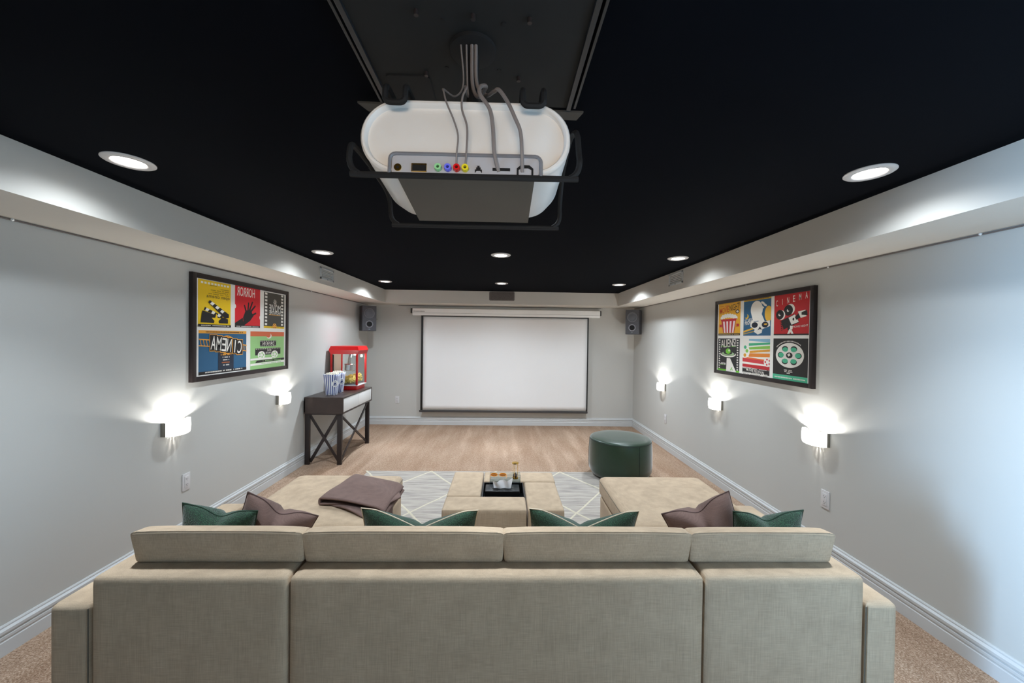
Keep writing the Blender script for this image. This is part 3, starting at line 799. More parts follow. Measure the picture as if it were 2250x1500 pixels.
tb = thing('tissue_box', 'black tissue box with an open oval slot on the black tray', 'tissue box', (.008, 2.99, .3275))
MB().box(-.135, .135, -.068, .068, 0, .098, .006, 3).build('box_body', M['black'], tb)
MB().lathe([(.05, 0), (.052, .003), (.056, .003), (.058, 0)], T=Matrix.Translation((0, 0, .0975)) @ Matrix.Diagonal((1.5, .7, 1, 1)), seg=40).build('slot_rim', M['black'], tb)
def tis(u, v):
    a = (u - .5) * 2
    x = a * (.066 + .014 * v) + .003 * v; y = -.012 + .014 * math.sin(a * 6 + v * 2) * (.3 + v) - .006 * v; z = .094 + v * (.068 + .016 * max(0, a) ** 2 - .010 * max(0, -a)) + .002 * math.sin(a * 13)
    return (x, y, z)
o = MB().grid(tis, 30, 12).build('tissue', M['tissue'], tb, angle=80)
ac = thing('acrylic_organizer', 'clear acrylic organizer behind the tissue box holding sunglasses and hourglass', 'organizer', (.029, 3.093, .3275))
for nm, a in (('panel', (-.125, .125, .030, .033, 0, .172)), ('panel', (-.125, -.122, -.033, .030, 0, .172)), ('panel', (.122, .125, -.033, .030, 0, .172)), ('panel', (-.122, .122, -.033, -.030, 0, .136)), ('shelf', (-.121, .121, -.029, .029, .130, .134))):
    MB().box(*a).build(nm, M['acrylic'], ac)
b = MB()
b.tube([(-.1235, .0315, .172), (.1235, .0315, .172), (.1235, -.0315, .172), (-.1235, -.0315, .172)], .0012, 6, closed=True)
b.tube([(-.1235, -.0315, .136), (.1235, -.0315, .136)], .0012, 6)
for x in (-.1235, .1235): b.tube([(x, -.0315, 0), (x, -.0315, .172)], .0012, 6)
b.build('edge_trim', M['nickel'], ac)
sg = thing('sunglasses', 'amber-lensed sunglasses lying on the acrylic organizer', 'sunglasses', (-.025, 3.092, .4665))
for s in (-1, 1):
    c = Vector((s * .036, .006, .022))
    rp = [(c.x + .030 * math.cos(t), c.y + .010 * math.sin(t), c.z + .010 * math.sin(t)) for t in [2 * PI * k / 24 for k in range(24)]]
    MB().tube(rp, .0018, 6, closed=True).build('lens_rim', plain('amber_frame', (240, 160, 70), .3), sg)
    o = MB(); bb = bmesh.new(); bb.faces.new([bb.verts.new(p) for p in rp]); o._merge(bb); o.build('lens', M['amber'], sg, smooth=False)
    MB().tube([(s * .066, .006, .022), (s * .068, -.012, .008), (s * .060, -.022, .002)], .0015, 6).build('temple', plain('amber_frame', (240, 160, 70), .3), sg)
MB().tube([(-.006, .006, .024), (0, .004, .027), (.006, .006, .024)], .0015, 6).build('bridge', M['gold'], sg)
hg = thing('hourglass', 'gold framed hourglass standing on the acrylic organizer', 'hourglass', (.112, 3.094, .462))
MB().lathe([(0, 0), (.026, 0), (.026, .005), (.022, .007), (0, .007)]).build('base_disc', M['gold'], hg)
MB().lathe([(0, .122), (.026, .122), (.028, .126), (.026, .130), (0, .131)]).build('top_disc', M['gold'], hg)
MB().lathe([(.004, .007), (.016, .012), (.019, .030), (.014, .048), (.003, .064), (.014, .080), (.019, .098), (.016, .117), (.004, .122)]).build('glass_bulb', M['clear'], hg)
MB().lathe([(0, .008), (.014, .012), (.0165, .028), (.010, .040), (0, .046)]).build('sand', plain('dark_sand', (52, 40, 36), .9, var=.2, scale=200), hg)
for k in range(3):
    a = 2 * PI * k / 3 + .3
    MB().cyl((.022 * math.cos(a), .022 * math.sin(a), .006), .0018, .117, 'z', 8).build('post', M['gold'], hg)

# ================================================================== GREEN POUF
pf = thing('round_pouf', 'dark green round leather pouf at the far right corner of the rug', 'pouf', (1.405, 4.45, .0165))
MB().lathe([(0, .002), (.29, .002), (.33, .02), (.358, .07), (.364, .14), (.362, .30), (.356, .40), (.352, .418), (.345, .418)], seg=72).build('side_panel', M['pouf'], pf, angle=50)
MB().lathe([(.350, .412), (.352, .420), (.347, .431), (.32, .442), (.2, .450), (0, .453)], seg=72).build('top_panel', M['pouf'], pf, angle=50)
MB().tube([(.3525 * math.cos(2 * PI * k / 72), .3525 * math.sin(2 * PI * k / 72), .416) for k in range(72)], .0035, 6, closed=True).build('top_piping', M['poufseam'], pf)
for deg in (-72, 48, 168):
    a = math.radians(deg)
    MB().tube([(r * math.cos(a), r * math.sin(a), z) for r, z in ((.333, .025), (.360, .07), (.3655, .14), (.3635, .30), (.357, .40), (.353, .416))], .0022, 6).build('vertical_seam', M['poufseam'], pf)

# ================================================================== CONSOLE TABLE
ct = thing('console_table', 'dark wood console table with white drawers against the left wall', 'table', (-2.215, 5.23, 0))
CX0, CX1, CY0, CY1, CZ0, CZ1 = -.238, .240, -.512, .512, .638, .845
b = MB()
b.box(CX0, CX1, CY0, CY1, CZ1 - .018, CZ1, .0015).box(CX0, CX1 - .0, CY0, CY1, CZ0, CZ0 + .018, .0015)
b.box(CX0, CX1, CY0, CY0 + .018, CZ0 + .018, CZ1 - .018).box(CX0, CX1, CY1 - .018, CY1, CZ0 + .018, CZ1 - .018).box(CX0, CX0 + .012, CY0, CY1, CZ0 + .018, CZ1 - .018)
b.build('cabinet_case', M['wood'], ct)
for y0, y1 in ((CY0 + .020, -.002), (.002, CY1 - .020)):
    MB().box(CX0 + .03, CX1 - .003, y0, y1, CZ0 + .021, CZ1 - .021, .0015).build('drawer', M['white'], ct)
LX = (-.208, .188); LY = (-.476, .476)
for x in LX:
    for y in LY: MB().box(x - .028, x + .028, y - .016, y + .016, 0, CZ0 - .014, .002).build('leg', M['legm'], ct)
b = MB()
for y in LY: b.box(LX[0] - .028, LX[1] + .028, y - .018, y + .018, CZ0 - .014, CZ0)
for x in LX: b.box(x - .02, x + .02, LY[0], LY[1], CZ0 - .014, CZ0)
b.build('top_rail', M['legm'], ct)
def bar(p, q, w, d, name='cross_brace'):
    p, q = Vector(p), Vector(q); L = (q - p).length
    z = (q - p).normalized()
    side = Vector((0, 1, 0)) if abs(q.y - p.y) < .1 else Vector((1, 0, 0))
    xax = side.cross(z).normalized(); T = Matrix((xax, side, z)).transposed().to_4x4(); T.translation = p
    MB().box(-w / 2, w / 2, -d / 2, d / 2, 0, L, .002, T=T).build(name, M['legm'], ct)
for y in LY[:1]:
    bar((LX[0] + .03, y - .006, CZ0 - .02), (LX[1] - .0, y - .006, .03), .032, .010)
    bar((LX[1] - .03, y + .006, CZ0 - .02), (LX[0] + .03, y + .006, .03), .038, .010)
bar((LX[1] - .006, LY[0] + .02, CZ0 - .02), (LX[1] - .006, LY[1] - .01, .03), .034, .010)
bar((LX[1] + .006, LY[1] - .02, CZ0 - .02), (LX[1] + .006, LY[0] + .02, .03), .042, .010)

# ================================================================== POPCORN MACHINE
mc = thing('popcorn_machine', 'red countertop popcorn machine with glass sides on the console table', 'popcorn machine', (-2.232, 5.525, .846))
MX, MY = .190, .176
def frust(x0, x1, y0, y1, z0, X0, X1, Y0, Y1, z1, m=None):
    b = bmesh.new()
    lo = [b.verts.new(p) for p in ((x0, y0, z0), (x1, y0, z0), (x1, y1, z0), (x0, y1, z0))]; hi = [b.verts.new(p) for p in ((X0, Y0, z1), (X1, Y0, z1), (X1, Y1, z1), (X0, Y1, z1))]
    b.faces.new(lo[::-1]); b.faces.new(hi)
    for i in range(4): b.faces.new((lo[i], lo[(i + 1) % 4], hi[(i + 1) % 4], hi[i]))
    return b
b = MB(); b.box(-.175, .172, -.158, .150, 0, .058, .003); b.build('base', M['red'], mc)
MB().box(-MX, MX, -MY, MY, .058, .070, .002).build('base_trim', M['white'], mc)
for (x, y) in ((-1, -1), (1, -1), (-1, 1), (1, 1)):
    wx, wy = (.026 if x > 0 else .024), .020
    MB().box(x * (MX - wx / 2) - wx / 2, x * (MX - wx / 2) + wx / 2, y * (MY - wy / 2) - wy / 2, y * (MY - wy / 2) + wy / 2, .070, .505, .001).build('corner_post', M['red'], mc)
b = MB(); b._merge(frust(-MX, MX, -MY, MY, .505, -MX - .020, MX + .018, -MY - .012, MY + .014, .562)); b._merge(frust(-MX - .020, MX + .018, -MY - .012, MY + .014, .562, -MX + .002, MX - .002, -MY + .004, MY - .004, .617)); b.build('canopy', M['red'], mc, smooth=False)
for a in ((-MX + .026, MX - .028, -MY + .004, -MY + .006), (-MX + .026, MX - .028, MY - .006, MY - .004)): MB().box(a[0], a[1], a[2], a[3], .072, .503).build('glass_pane', M['clear'], mc)
MB().box(MX - .006, MX - .004, -MY + .022, MY - .022, .072, .503).build('glass_pane', M['clear'], mc)
MB().box(-MX + .004, -MX + .010, -MY + .022, MY - .022, .072, .503).build('back_door', M['door'], mc)
MB().box(-MX + .012, -MX + .032, -MY + .030, -MY + .040, .072, .495).build('inner_panel', M['blackm'], mc)
MB().lathe([(0, 0), (.050, 0), (.056, .006), (.056, .085), (.066, .088), (.058, .092), (.053, .088)], c=(.005, -.02, .265), seg=36).build('kettle', M['steel'], mc)
MB().tube([(.03, -.02, .50), (.012, -.02, .43), (.005, -.02, .352)], .018, 10, flat=1.4).build('kettle_arm', M['steel'], mc)
MB().tube(smooth_path([(.06, -.03, .345), (.10, -.05, .345), (.105, -.05, .27), (.055, -.03, .255)], 4), .003, 6).build('kettle_handle', M['steel'], mc)
MB().box(-.155, .155, -.155, .155, .072, .088).build('popcorn_deck', M['steel'], mc)
MB().cyl((.07, .05, .480), .022, .02, 'z', 20).build('added_lamp', M['lens'], mc)  # lamp added under the canopy to brighten the machine's inside
add_light('POINT', (-2.232 + .07, 5.525 + .05, .846 + .46), 1.3, (1, .95, .86), shadow_soft_size=.02)  # light of the added canopy lamp
pc = MB()
for k in range(800):
    x, y = rnd.uniform(-.148, .150), rnd.uniform(-.15, .15)
    hgt = .088 + .012 + (.07 + .055 * (y / .15) * .6 + .02 * math.sin(x * 20)) * rnd.random() ** .75
    pc.ico((x, y, hgt), rnd.uniform(.009, .014), 1, (1, rnd.uniform(.7, 1), rnd.uniform(.7, 1)))
o = pc.build('popped_corn', M['popy'], mc); o['kind'] = 'stuff'

# ================================================================== POPCORN TUBS
def make_tub(label):
    t = thing('popcorn_tub', label, 'popcorn tub', group='striped popcorn tubs')
    H = .262
    def side(u, v):
        a = 2 * PI * u; r = (.064 + .030 * v); n = 3.0
        c, s = math.cos(a), math.sin(a); k = (abs(c) ** n + abs(s) ** n) ** (-1 / n)
        z = H * v + (.006 * abs(math.sin(a * 9)) if v > .99 else 0)
        return (r * c * k, r * s * k, z)
    b = MB().grid(side, 72, 10, closed_u=True)
    b.build('paper_cup', M['tub'], t, angle=60).modifiers.new('s', 'SOLIDIFY').thickness = .0015
    MB().box(-.058, .058, -.058, .058, .001, .003).build('cup_bottom', M['white'], t)
    MB().lathe([(.0655, .004), (.0665, .006), (.0665, .010), (.0655, .012)], seg=40).build('cup_band', M['badge'], t)
    p = MB()
    for k in range(150):
        a = rnd.uniform(0, 2 * PI); r = .084 * math.sqrt(rnd.random())
        z = H - .012 + .030 * (1 - (r / .09) ** 2) * rnd.random() + .008
        p.ico((r * math.cos(a), r * math.sin(a), z), rnd.uniform(.008, .013), 1, (1, rnd.uniform(.7, 1), rnd.uniform(.7, 1)))
    o = p.build('popped_corn', M['popw'], t); o['kind'] = 'stuff'
    # round badge with blue film reels, wrapped on the corner that faces the room
    T = Matrix.Rotation(math.radians(-42), 4, 'Z') @ Matrix.Translation((.0955, 0, .150)) @ Matrix.Rotation(math.radians(96.5), 4, 'Y')
    MB().cyl((0, 0, -.006), .042, .007, 'z', 28, T=T).build('badge', M['badge'], t)
    q = MB()
    for (x, y, r) in ((-.018, -.004, .013), (.016, .006, .012), (.016, -.014, .009)):
        q.lathe([(r, .0012), (r, .0024), (r - .005, .0024), (r - .005, .0012)], c=(x, y, 0), T=T, seg=20)
    q.box(-.006, .008, -.018, .012, .0012, .0024, T=T)
    q.build('badge_print', M['blue'], t)
    return t
t0 = make_tub('blue and white striped popcorn tub at the near end of the console table')
t0.location = (-2.212, 4.935, .846)
t1 = copy_tree(t0); t1.location = (-2.235, 5.165, .846); t1.rotation_euler.z = .12
t1['label'] = 'blue and white striped popcorn tub, behind the other and next to the machine'

# ================================================================== POSTERS
class Art:
    """flat print: coloured shapes laid in thin layers on a sheet; u,v in metres from the lower left as seen"""
    def __init__(self, mirror): self.L = {}; self.z = 0; self.mirror = mirror; self.ox = self.oy = 0; self.clip = None
    def poly(self, pts, col):
        self.z += 1
        if self.clip:
            x0, x1, y0, y1 = self.clip
            for ax, lim, sg in ((0, x0, 1), (0, x1, -1), (1, y0, 1), (1, y1, -1)):
                out = []
                for i in range(len(pts)):
                    a, b = pts[i - 1], pts[i]; ia, ib = sg * (a[ax] - lim) >= 0, sg * (b[ax] - lim) >= 0
                    if ia != ib:
                        t = (lim - a[ax]) / (b[ax] - a[ax]); out.append((a[0] + (b[0] - a[0]) * t, a[1] + (b[1] - a[1]) * t))
                    if ib: out.append(b)
                pts = out
                if len(pts) < 3: return
        self.L.setdefault(col, []).append([(p[0] + self.ox, p[1] + self.oy, self.z) for p in pts])
    def rect(self, x0, x1, y0, y1, col): self.poly([(x0, y0), (x1, y0), (x1, y1), (x0, y1)], col)
    def ell(self, cx, cy, rx, ry, col, n=28, a0=0, a1=360, rot=0):
        R = math.radians(rot); pts = []
        for k in range(n if a1 - a0 >= 360 else n + 1):
            t = math.radians(a0 + (a1 - a0) * k / n); x, y = rx * math.cos(t), ry * math.sin(t)
            pts.append((cx + x * math.cos(R) - y * math.sin(R), cy + x * math.sin(R) + y * math.cos(R)))
        self.poly(pts, col)
    def line(self, p, q, w, col, w2=None):
        p, q = Vector(p), Vector(q); n = (q - p).normalized(); n = Vector((-n.y, n.x)); w2 = w if w2 is None else w2
        self.poly([tuple(p + n * w / 2), tuple(p - n * w / 2), tuple(q - n * w2 / 2), tuple(q + n * w2 / 2)], col)
    def text(self, s, cx, cy, h, w, col, rot=0, bold=0, plain_=False):
        """text centred at cx,cy fitted to height h and width w"""
        cu = bpy.data.curves.new('t', 'FONT'); cu.body = s; cu.size = 1; cu.resolution_u = 3; cu.offset = min(bold, .006)
        ob = bpy.data.objects.new('t', cu); COL.objects.link(ob)
        dg = bpy.context.evaluated_depsgraph_get(); me = bpy.data.meshes.new_from_object(ob.evaluated_get(dg))
        xs = [v.co.x for v in me.vertices]; ys = [v.co.y for v in me.vertices]
        ax, bx, ay, by = min(xs), max(xs), min(ys), max(ys); R = math.radians(rot)
        mir = -1 if (self.mirror and not plain_) else 1
        self.z += 1
        for p in me.polygons:
            pts = []
            for i in p.vertices:
                v = me.vertices[i].co
                x = mir * ((v.x - (ax + bx) / 2) / (bx - ax) * w); y = (v.y - (ay + by) / 2) / (by - ay) * h
                pts.append((cx + x * math.cos(R) - y * math.sin(R) + self.ox, cy + x * math.sin(R) + y * math.cos(R) + self.oy, self.z))
            self.L.setdefault(col, []).append(pts)
        bpy.data.objects.remove(ob); bpy.data.curves.remove(cu); bpy.data.meshes.remove(me)
    def dashes(self, x0, x1, cy, h, col, n=24):
        """line of tiny illegible print"""
        r = random.Random(int(cx * 1e4) if False else int((x0 + cy) * 1e4)); st = (x1 - x0) / n
        for k in range(n):
            if r.random() < .86: self.rect(x0 + k * st, x0 + k * st + st * .68, cy - h / 2, cy + h / 2, col)
    def emit(self, name, parent, mp):
        b = MB()
        for col, polys in self.L.items():
            bb = bmesh.new()
            for pts in polys:
                try: bb.faces.new([bb.verts.new(mp(*p)) for p in pts])
                except ValueError: pass
            b._merge(bb, plain('ink_%d_%d_%d' % col, col, .45, var=.01))
        bmesh.ops.recalc_face_normals(b.bm, faces=b.bm.faces[:])
        o = b.build(name, None, parent, smooth=False)
        self.L = {}; return o
CR, BK, YE, RE, BL, GR, DKG, OR, TE = (248, 243, 232), (28, 25, 26), (252, 208, 22), (226, 32, 44), (40, 98, 136), (160, 208, 134), (74, 70, 62), (250, 172, 56), (80, 192, 148)

def poster(name, label, x, sgn, y0, z0, Wd, Ht, fw_, rev):
    """x wall-side plane of frame; as seen: u grows to the right. rev: y decreases with u"""
    yl = y0
    t = thing(name, label, 'poster', (x, y0 + (-Wd / 2 if rev else Wd / 2), z0 + Ht / 2))
    s = -1 if rev else 1
    def F(u0, u1, v0, v1, d):
        ys = sorted((s * (u0 - Wd / 2), s * (u1 - Wd / 2))); xs = sorted((0, sgn * d))
        return (xs[0], xs[1], ys[0], ys[1], v0 - Ht / 2, v1 - Ht / 2)
    b = MB()
    for a in ((0, fw_, 0, Ht), (Wd - fw_, Wd, 0, Ht), (fw_, Wd - fw_, 0, fw_), (fw_, Wd - fw_, Ht - fw_, Ht)): b.box(*F(*a, .032), .002)
    b.build('frame', M['frame'], t)
    MB().box(*F(fw_ - .002, Wd - fw_ + .002, fw_ - .002, Ht - fw_ + .002, .020)).build('paper_sheet', M['paper'], t)
    def mp(u, v, z): return (sgn * (.0202 + z * .00004), s * (u - Wd / 2), v - Ht / 2)
    return t, mp

# ---- left poster (its print reads backwards, as in the photo): frame y 3.028-4.354, z 1.227-2.10
LW, LH = 1.328, .875
tl, mpl = poster('framed_poster', 'framed movie poster collage with five designs and mirrored lettering on the left wall', XL + .0, 1, 3.028, 1.227, LW, LH, .040, False)
a = Art(True)
def cell(a, x0, x1, z0, z1, y0=3.028, zz=1.227):
    a.z = 0
    a.ox, a.oy = x0 - y0, z0 - zz; a.clip = (0, x1 - x0, 0, z1 - z0); return x1 - x0, z1 - z0
w, h = cell(a, 3.092, 3.457, 1.672, 2.058)  # yellow clapper
a.rect(0, w, 0, h, YE)
for k in range(9): a.rect(.030 + k * .036, .053 + k * .036, h - .032, h - .016, CR)
a.text('open cinema', .60 * w, .655 * h, .036, .72 * w, (60, 48, 30), 0, .02)
for k, (l, r) in enumerate(((.30, .93), (.42, .93), (.36, .93), (.62, .93))): a.dashes(l * w, r * w, .72 * h + k * .016, .006, (150, 118, 30), 18)
a.dashes(.33 * w, .55 * w, .90 * h, .006, (150, 118, 30), 8)
a.poly([(.07 * w, .09 * h), (.90 * w, .09 * h), (.90 * w, .19 * h), (.72 * w, .22 * h), (.12 * w, .345 * h), (.10 * w, .28 * h)], BK)
a.poly([(.16 * w, .36 * h), (.70 * w, .20 * h), (.73 * w, .255 * h), (.19 * w, .42 * h)], BK)
for k in range(3): 
    f0 = .06 + k * .33; p = Vector((.16 * w, .36 * h)).lerp(Vector((.70 * w, .20 * h)), f0); a.poly([tuple(p), (p.x + .075 * w, p.y - .022 * h), (p.x + .13 * w, p.y + .030 * h), (p.x + .045 * w, p.y + .058 * h)], CR)
a.poly([(.28 * w, .53 * h), (.33 * w, .58 * h), (.93 * w, .30 * h), (.93 * w, .22 * h), (.80 * w, .20 * h)], BK)
for k in range(3):
    f0 = .08 + k * .27; p = Vector((.29 * w, .525 * h)).lerp(Vector((.86 * w, .24 * h)), f0); a.poly([tuple(p), (p.x + .075 * w, p.y - .036 * h), (p.x + .14 * w, p.y + .012 * h), (p.x + .055 * w, p.y + .05 * h)], CR)
a.poly([(.53 * w + .056 * (1 if k % 2 == 0 else .42) * math.sin(k * PI / 5), .155 * h + .056 * (1 if k % 2 == 0 else .42) * math.cos(k * PI / 5)) for k in range(10)], YE)
a.rect(0, w, 0, .055 * h, BK); a.dashes(.08 * w, .94 * w, .03 * h, .007, CR, 34)
w, h = cell(a, 3.511, 3.868, 1.678, 2.062)  # red horror hand
a.rect(0, w, 0, h, RE); a.text('HORROR', .42 * w, .87 * h, .085, .70 * w, CR, 0, .03)
a.poly([(0, .05 * h), (0, .10 * h), (.30 * w, .24 * h), (.40 * w, .42 * h), (.60 * w, .44 * h), (.72 * w, .30 * h), (.58 * w, .17 * h), (.35 * w, .05 * h)], BK)
for p, q in (((.42, .40), (.35, .555)), ((.49, .40), (.52, .63)), ((.55, .42), (.68, .66)), ((.60, .40), (.80, .57)), ((.62, .30), (.83, .38))): a.line((p[0] * w, p[1] * h), (q[0] * w, q[1] * h), .062 * w, BK, .045 * w)
a.poly([(.40 * w, .36 * h), (.62 * w, .44 * h), (.70 * w, .30 * h), (.5 * w, .22 * h)], BK)
a.ell(.0, .50 * h, .04 * w, .05 * h, CR, 10); a.ell(w, .27 * h, .03 * w, .05 * h, CR, 10)
a.line((.30 * w, .24 * h), (.31 * w, .15 * h), .012 * w, RE)
a.rect(0, w, 0, .05 * h, BK); a.dashes(.06 * w, .94 * w, .025 * h, .007, CR, 30)
w, h = cell(a, 3.928, 4.287, 1.680, 2.052)  # dark film strip
a.rect(0, w, 0, h, DKG); a.rect(0, w, 0, .055 * h, YE); a.dashes(.05 * w, .95 * w, .028 * h, .006, (120, 90, 20), 20)
for k in range(10):
    for xx in (.045, .83): a.rect(xx * w, (xx + .105) * w, (.085 + k * .094) * h, (.085 + k * .094 + .056) * h, CR)
a.ell(.52 * w, .745 * h, .055 * w, .055 * h, CR, 12); a.ell(.52 * w, .745 * h, .042 * w, .042 * h, DKG, 12); a.text('6', .52 * w, .745 * h, .024, .018, CR)
for k in range(10): t_ = k * .628; a.line((.52 * w + .066 * w * math.cos(t_), .745 * h + .066 * w * math.sin(t_)), (.52 * w + .09 * w * math.cos(t_), .745 * h + .09 * w * math.sin(t_)), .006, CR)
a.text('MOVIE', .52 * w, .575 * h, .075, .56 * w, CR, 0, .012); a.text('SHOWTIME', .52 * w, .440 * h, .040, .56 * w, CR, 0, .01); a.rect(.24 * w, .78 * w, .375 * h, .388 * h, OR)
a.ell(.5 * w, .06 * h, .095 * w, .085 * h, OR, 20)
for k in range(5): a.ell(.5 * w + .055 * w * math.cos(k * 1.257 + .3), .07 * h + .05 * h * math.sin(k * 1.257 + .3), .018 * w, .018 * w, DKG, 8)
w, h = cell(a, 3.100, 3.667, 1.277, 1.643)  # blue city cinema
a.rect(0, w, 0, h, BL); a.rect(0, w, .93 * h, h, OR); a.dashes(.13 * w, .92 * w, .965 * h, .010, (90, 50, 20), 36)
a.rect(.37 * w, .70 * w, 0, .55 * h, (30, 44, 62)); a.rect(0, w, 0, .07 * h, BK); a.dashes(.12 * w, .9 * w, .045 * h, .011, CR, 38)
for y_ in (.80, .655): a.line((0, (y_ + .0) * h), (.30 * w, (y_ - .03) * h), .008, OR); a.line((.78 * w, (y_ - .12) * h), (w, (y_ - .17) * h), .008, OR)
for k in range(5): a.line((.02 * w + k * .055 * w, .80 * h), (.045 * w + k * .055 * w, .65 * h), .006, OR); a.line((.83 * w + k * .05 * w, .66 * h), (.84 * w + k * .05 * w, .52 * h), .006, OR)
a.ell(.55 * w, .66 * h, .175 * w, .225 * h, OR, 30); a.ell(.55 * w, .66 * h, .16 * w, .205 * h, (66, 26, 20), 30)
a.text('CITY', .57 * w, .80 * h, .036, .12 * w, OR, 0, .02)
for k, ch in enumerate('AMENIC'):
    cx_ = (.27 + .108 * k + (.02 if k > 3 else 0)) * w; cy_ = (.715 - .024 * k) * h; cw = .034 if ch == 'I' else .058
    a.rect(cx_ - cw / 2 - .014, cx_ + cw / 2 + .014, cy_ - .072, cy_ + .072, OR)
for k, ch in enumerate('AMENIC'):
    cx_ = (.27 + .108 * k + (.02 if k > 3 else 0)) * w; cy_ = (.715 - .024 * k) * h; cw = .034 if ch == 'I' else .058
    a.rect(cx_ - cw / 2 - .010, cx_ + cw / 2 + .010, cy_ - .067, cy_ + .067, BK)
for k, ch in enumerate('AMENIC'):
    cx_ = (.27 + .108 * k + (.02 if k > 3 else 0)) * w; cy_ = (.715 - .024 * k) * h
    a.text(ch, cx_, cy_, .115, .012 if ch == 'I' else .054, CR, -6, .015)
for k, (c, n) in enumerate(((OR, 12), (CR, 8), (CR, 7), ((196, 110, 60), 10), (CR, 7))): a.dashes((.53 - n * .0095) * w, (.53 + n * .0095) * w, (.425 - k * .062) * h, .010, c, n)
w, h = cell(a, 3.724, 4.286, 1.262, 1.643)  # green drive-in
a.rect(0, w, 0, h, GR); a.rect(0, w, .875 * h, h, (226, 112, 70))
a.ell(.52 * w, .885 * h, .075 * w, .075 * h, CR, 20); a.ell(.50 * w, .91 * h, .07 * w, .072 * h, (226, 112, 70), 20)
a.poly([(.26 * w, .60 * h), (.74 * w, .60 * h), (.74 * w, .76 * h), (.26 * w, .76 * h)], BK); a.poly([(.13 * w, .375 * h), (.88 * w, .375 * h), (.88 * w, .555 * h), (.13 * w, .555 * h)], BK)
for k in range(9): a.rect((.275 + k * .052) * w, (.30 + k * .052) * w, .735 * h, .75 * h, CR); a.rect((.275 + k * .052) * w, (.30 + k * .052) * w, .61 * h, .625 * h, CR)
for k in range(14): a.rect((.145 + k * .052) * w, (.17 + k * .052) * w, .53 * h, .545 * h, CR)
a.text('DRIVE IN', .5 * w, .68 * h, .032, .34 * w, CR, 0, .02); a.text('MOVIE\nTHEATER', .5 * w, .46 * h, .046, .17 * w, CR, 0, .01)
for xx in (.30, .69):
    a.ell(xx * w, .375 * h, .105 * w, .105 * h, CR, 24)
    for k in range(5): a.ell(xx * w + .058 * w * math.cos(k * 1.257), .375 * h + .055 * h * math.sin(k * 1.257), .022 * w, .024 * h, GR, 10)
a.poly([(0, .25 * h), (.60 * w, .25 * h), (.64 * w, .30 * h), (0, .30 * h)], CR); a.poly([(.13 * w, .18 * h), (w, .20 * h), (w, .255 * h), (.17 * w, .235 * h)], BK); a.poly([(0, .11 * h), (w, .13 * h), (w, .185 * h), (0, .165 * h)], CR)
a.dashes(.3 * w, .9 * w, .215 * h, .008, GR, 18); a.dashes(.3 * w, .9 * w, .145 * h, .007, GR, 20)
a.emit('poster_print', tl, mpl)

# ---- right poster: frame y 4.212 (left) -> 2.855 (right), z 1.254-2.054
RW, RH = 1.357, .800
tr_, mpr = poster('framed_poster', 'framed movie poster collage with six designs, skull and camera, on the right wall', XR, -1, 4.212, 1.254, RW, RH, .036, True)
a = Art(False)
def cellr(a, y0, y1, z0, z1):
    a.z = 0
    a.ox, a.oy = 4.212 - y0, z0 - 1.254; a.clip = (0, y0 - y1, 0, z1 - z0); return y0 - y1, z1 - z0
w, h = cellr(a, 4.155, 3.770, 1.672, 2.024)  # movie night popcorn
a.rect(0, w, 0, h, (240, 178, 40)); a.text('MOVIE', .27 * w, .775 * h, .062, .42 * w, (214, 50, 40), 6, .03); a.text('NIGHT!', .75 * w, .84 * h, .066, .46 * w, (60, 34, 30), 6, .02)
a.dashes(.08 * w, .48 * w, .90 * h, .008, (214, 90, 40), 9); a.ell(.87 * w, .70 * h, .085 * w, .06 * h, (60, 34, 30), 16); a.ell(.87 * w, .70 * h, .05 * w, .035 * h, CR, 10)
for k in range(13): a.ell((.16 + .055 * k) * w, (.535 + .05 * math.sin(k * .28 * 1.0 + .1) + .03 * (k % 2)) * h, .065 * w, .055 * h, CR, 12)
a.poly([(.10 * w, .50 * h), (.86 * w, .50 * h), (.82 * w, .44 * h), (.14 * w, .44 * h)], (196, 30, 40)); a.poly([(.14 * w, .45 * h), (.82 * w, .45 * h), (.74 * w, .08 * h), (.24 * w, .08 * h)], (196, 30, 40))
for k in range(4): x_ = .22 + k * .16; a.poly([(x_ * w, .43 * h), ((x_ + .085) * w, .43 * h), ((x_ * .76 + .115 + .07) * w, .08 * h), ((x_ * .76 + .115) * w, .08 * h)], (248, 226, 226))
for xx in (.045, .83): a.poly([(xx * w, .26 * h), ((xx + .12) * w, .26 * h), ((xx + .12) * w, .34 * h), (xx * w, .34 * h), ((xx + .02) * w, .30 * h)], (196, 30, 40))
a.rect(0, w, 0, .06 * h, BK); a.dashes(.03 * w, .97 * w, .03 * h, .010, (190, 160, 110), 26)
w, h = cellr(a, 3.718, 3.333, 1.668, 2.030)  # scary skull
a.rect(0, w, 0, h, BL); a.rect(0, w, .93 * h, h, (238, 190, 50)); a.dashes(.06 * w, .94 * w, .955 * h, .008, (140, 100, 30), 26)
a.ell(.92 * w, .55 * h, .13 * w, .20 * h, (238, 184, 60), 16); a.poly([(0, .08 * h), (.40 * w, .17 * h), (.40 * w, .22 * h), (0, .13 * h)], (238, 184, 60)); a.poly([(0, .03 * h), (.42 * w, .10 * h), (.42 * w, .125 * h), (0, .06 * h)], (190, 160, 80))
a.ell(.50 * w, .68 * h, .22 * w, .23 * h, CR, 24); a.poly([(.29 * w, .62 * h), (.66 * w, .60 * h), (.80 * w, .36 * h), (.97 * w, .38 * h), (.98 * w, .24 * h), (.72 * w, .17 * h), (.70 * w, .07 * h), (.56 * w, .03 * h), (.42 * w, .10 * h), (.44 * w, .16 * h), (.28 * w, .24 * h), (.27 * w, .34 * h), (.36 * w, .42 * h)], CR)
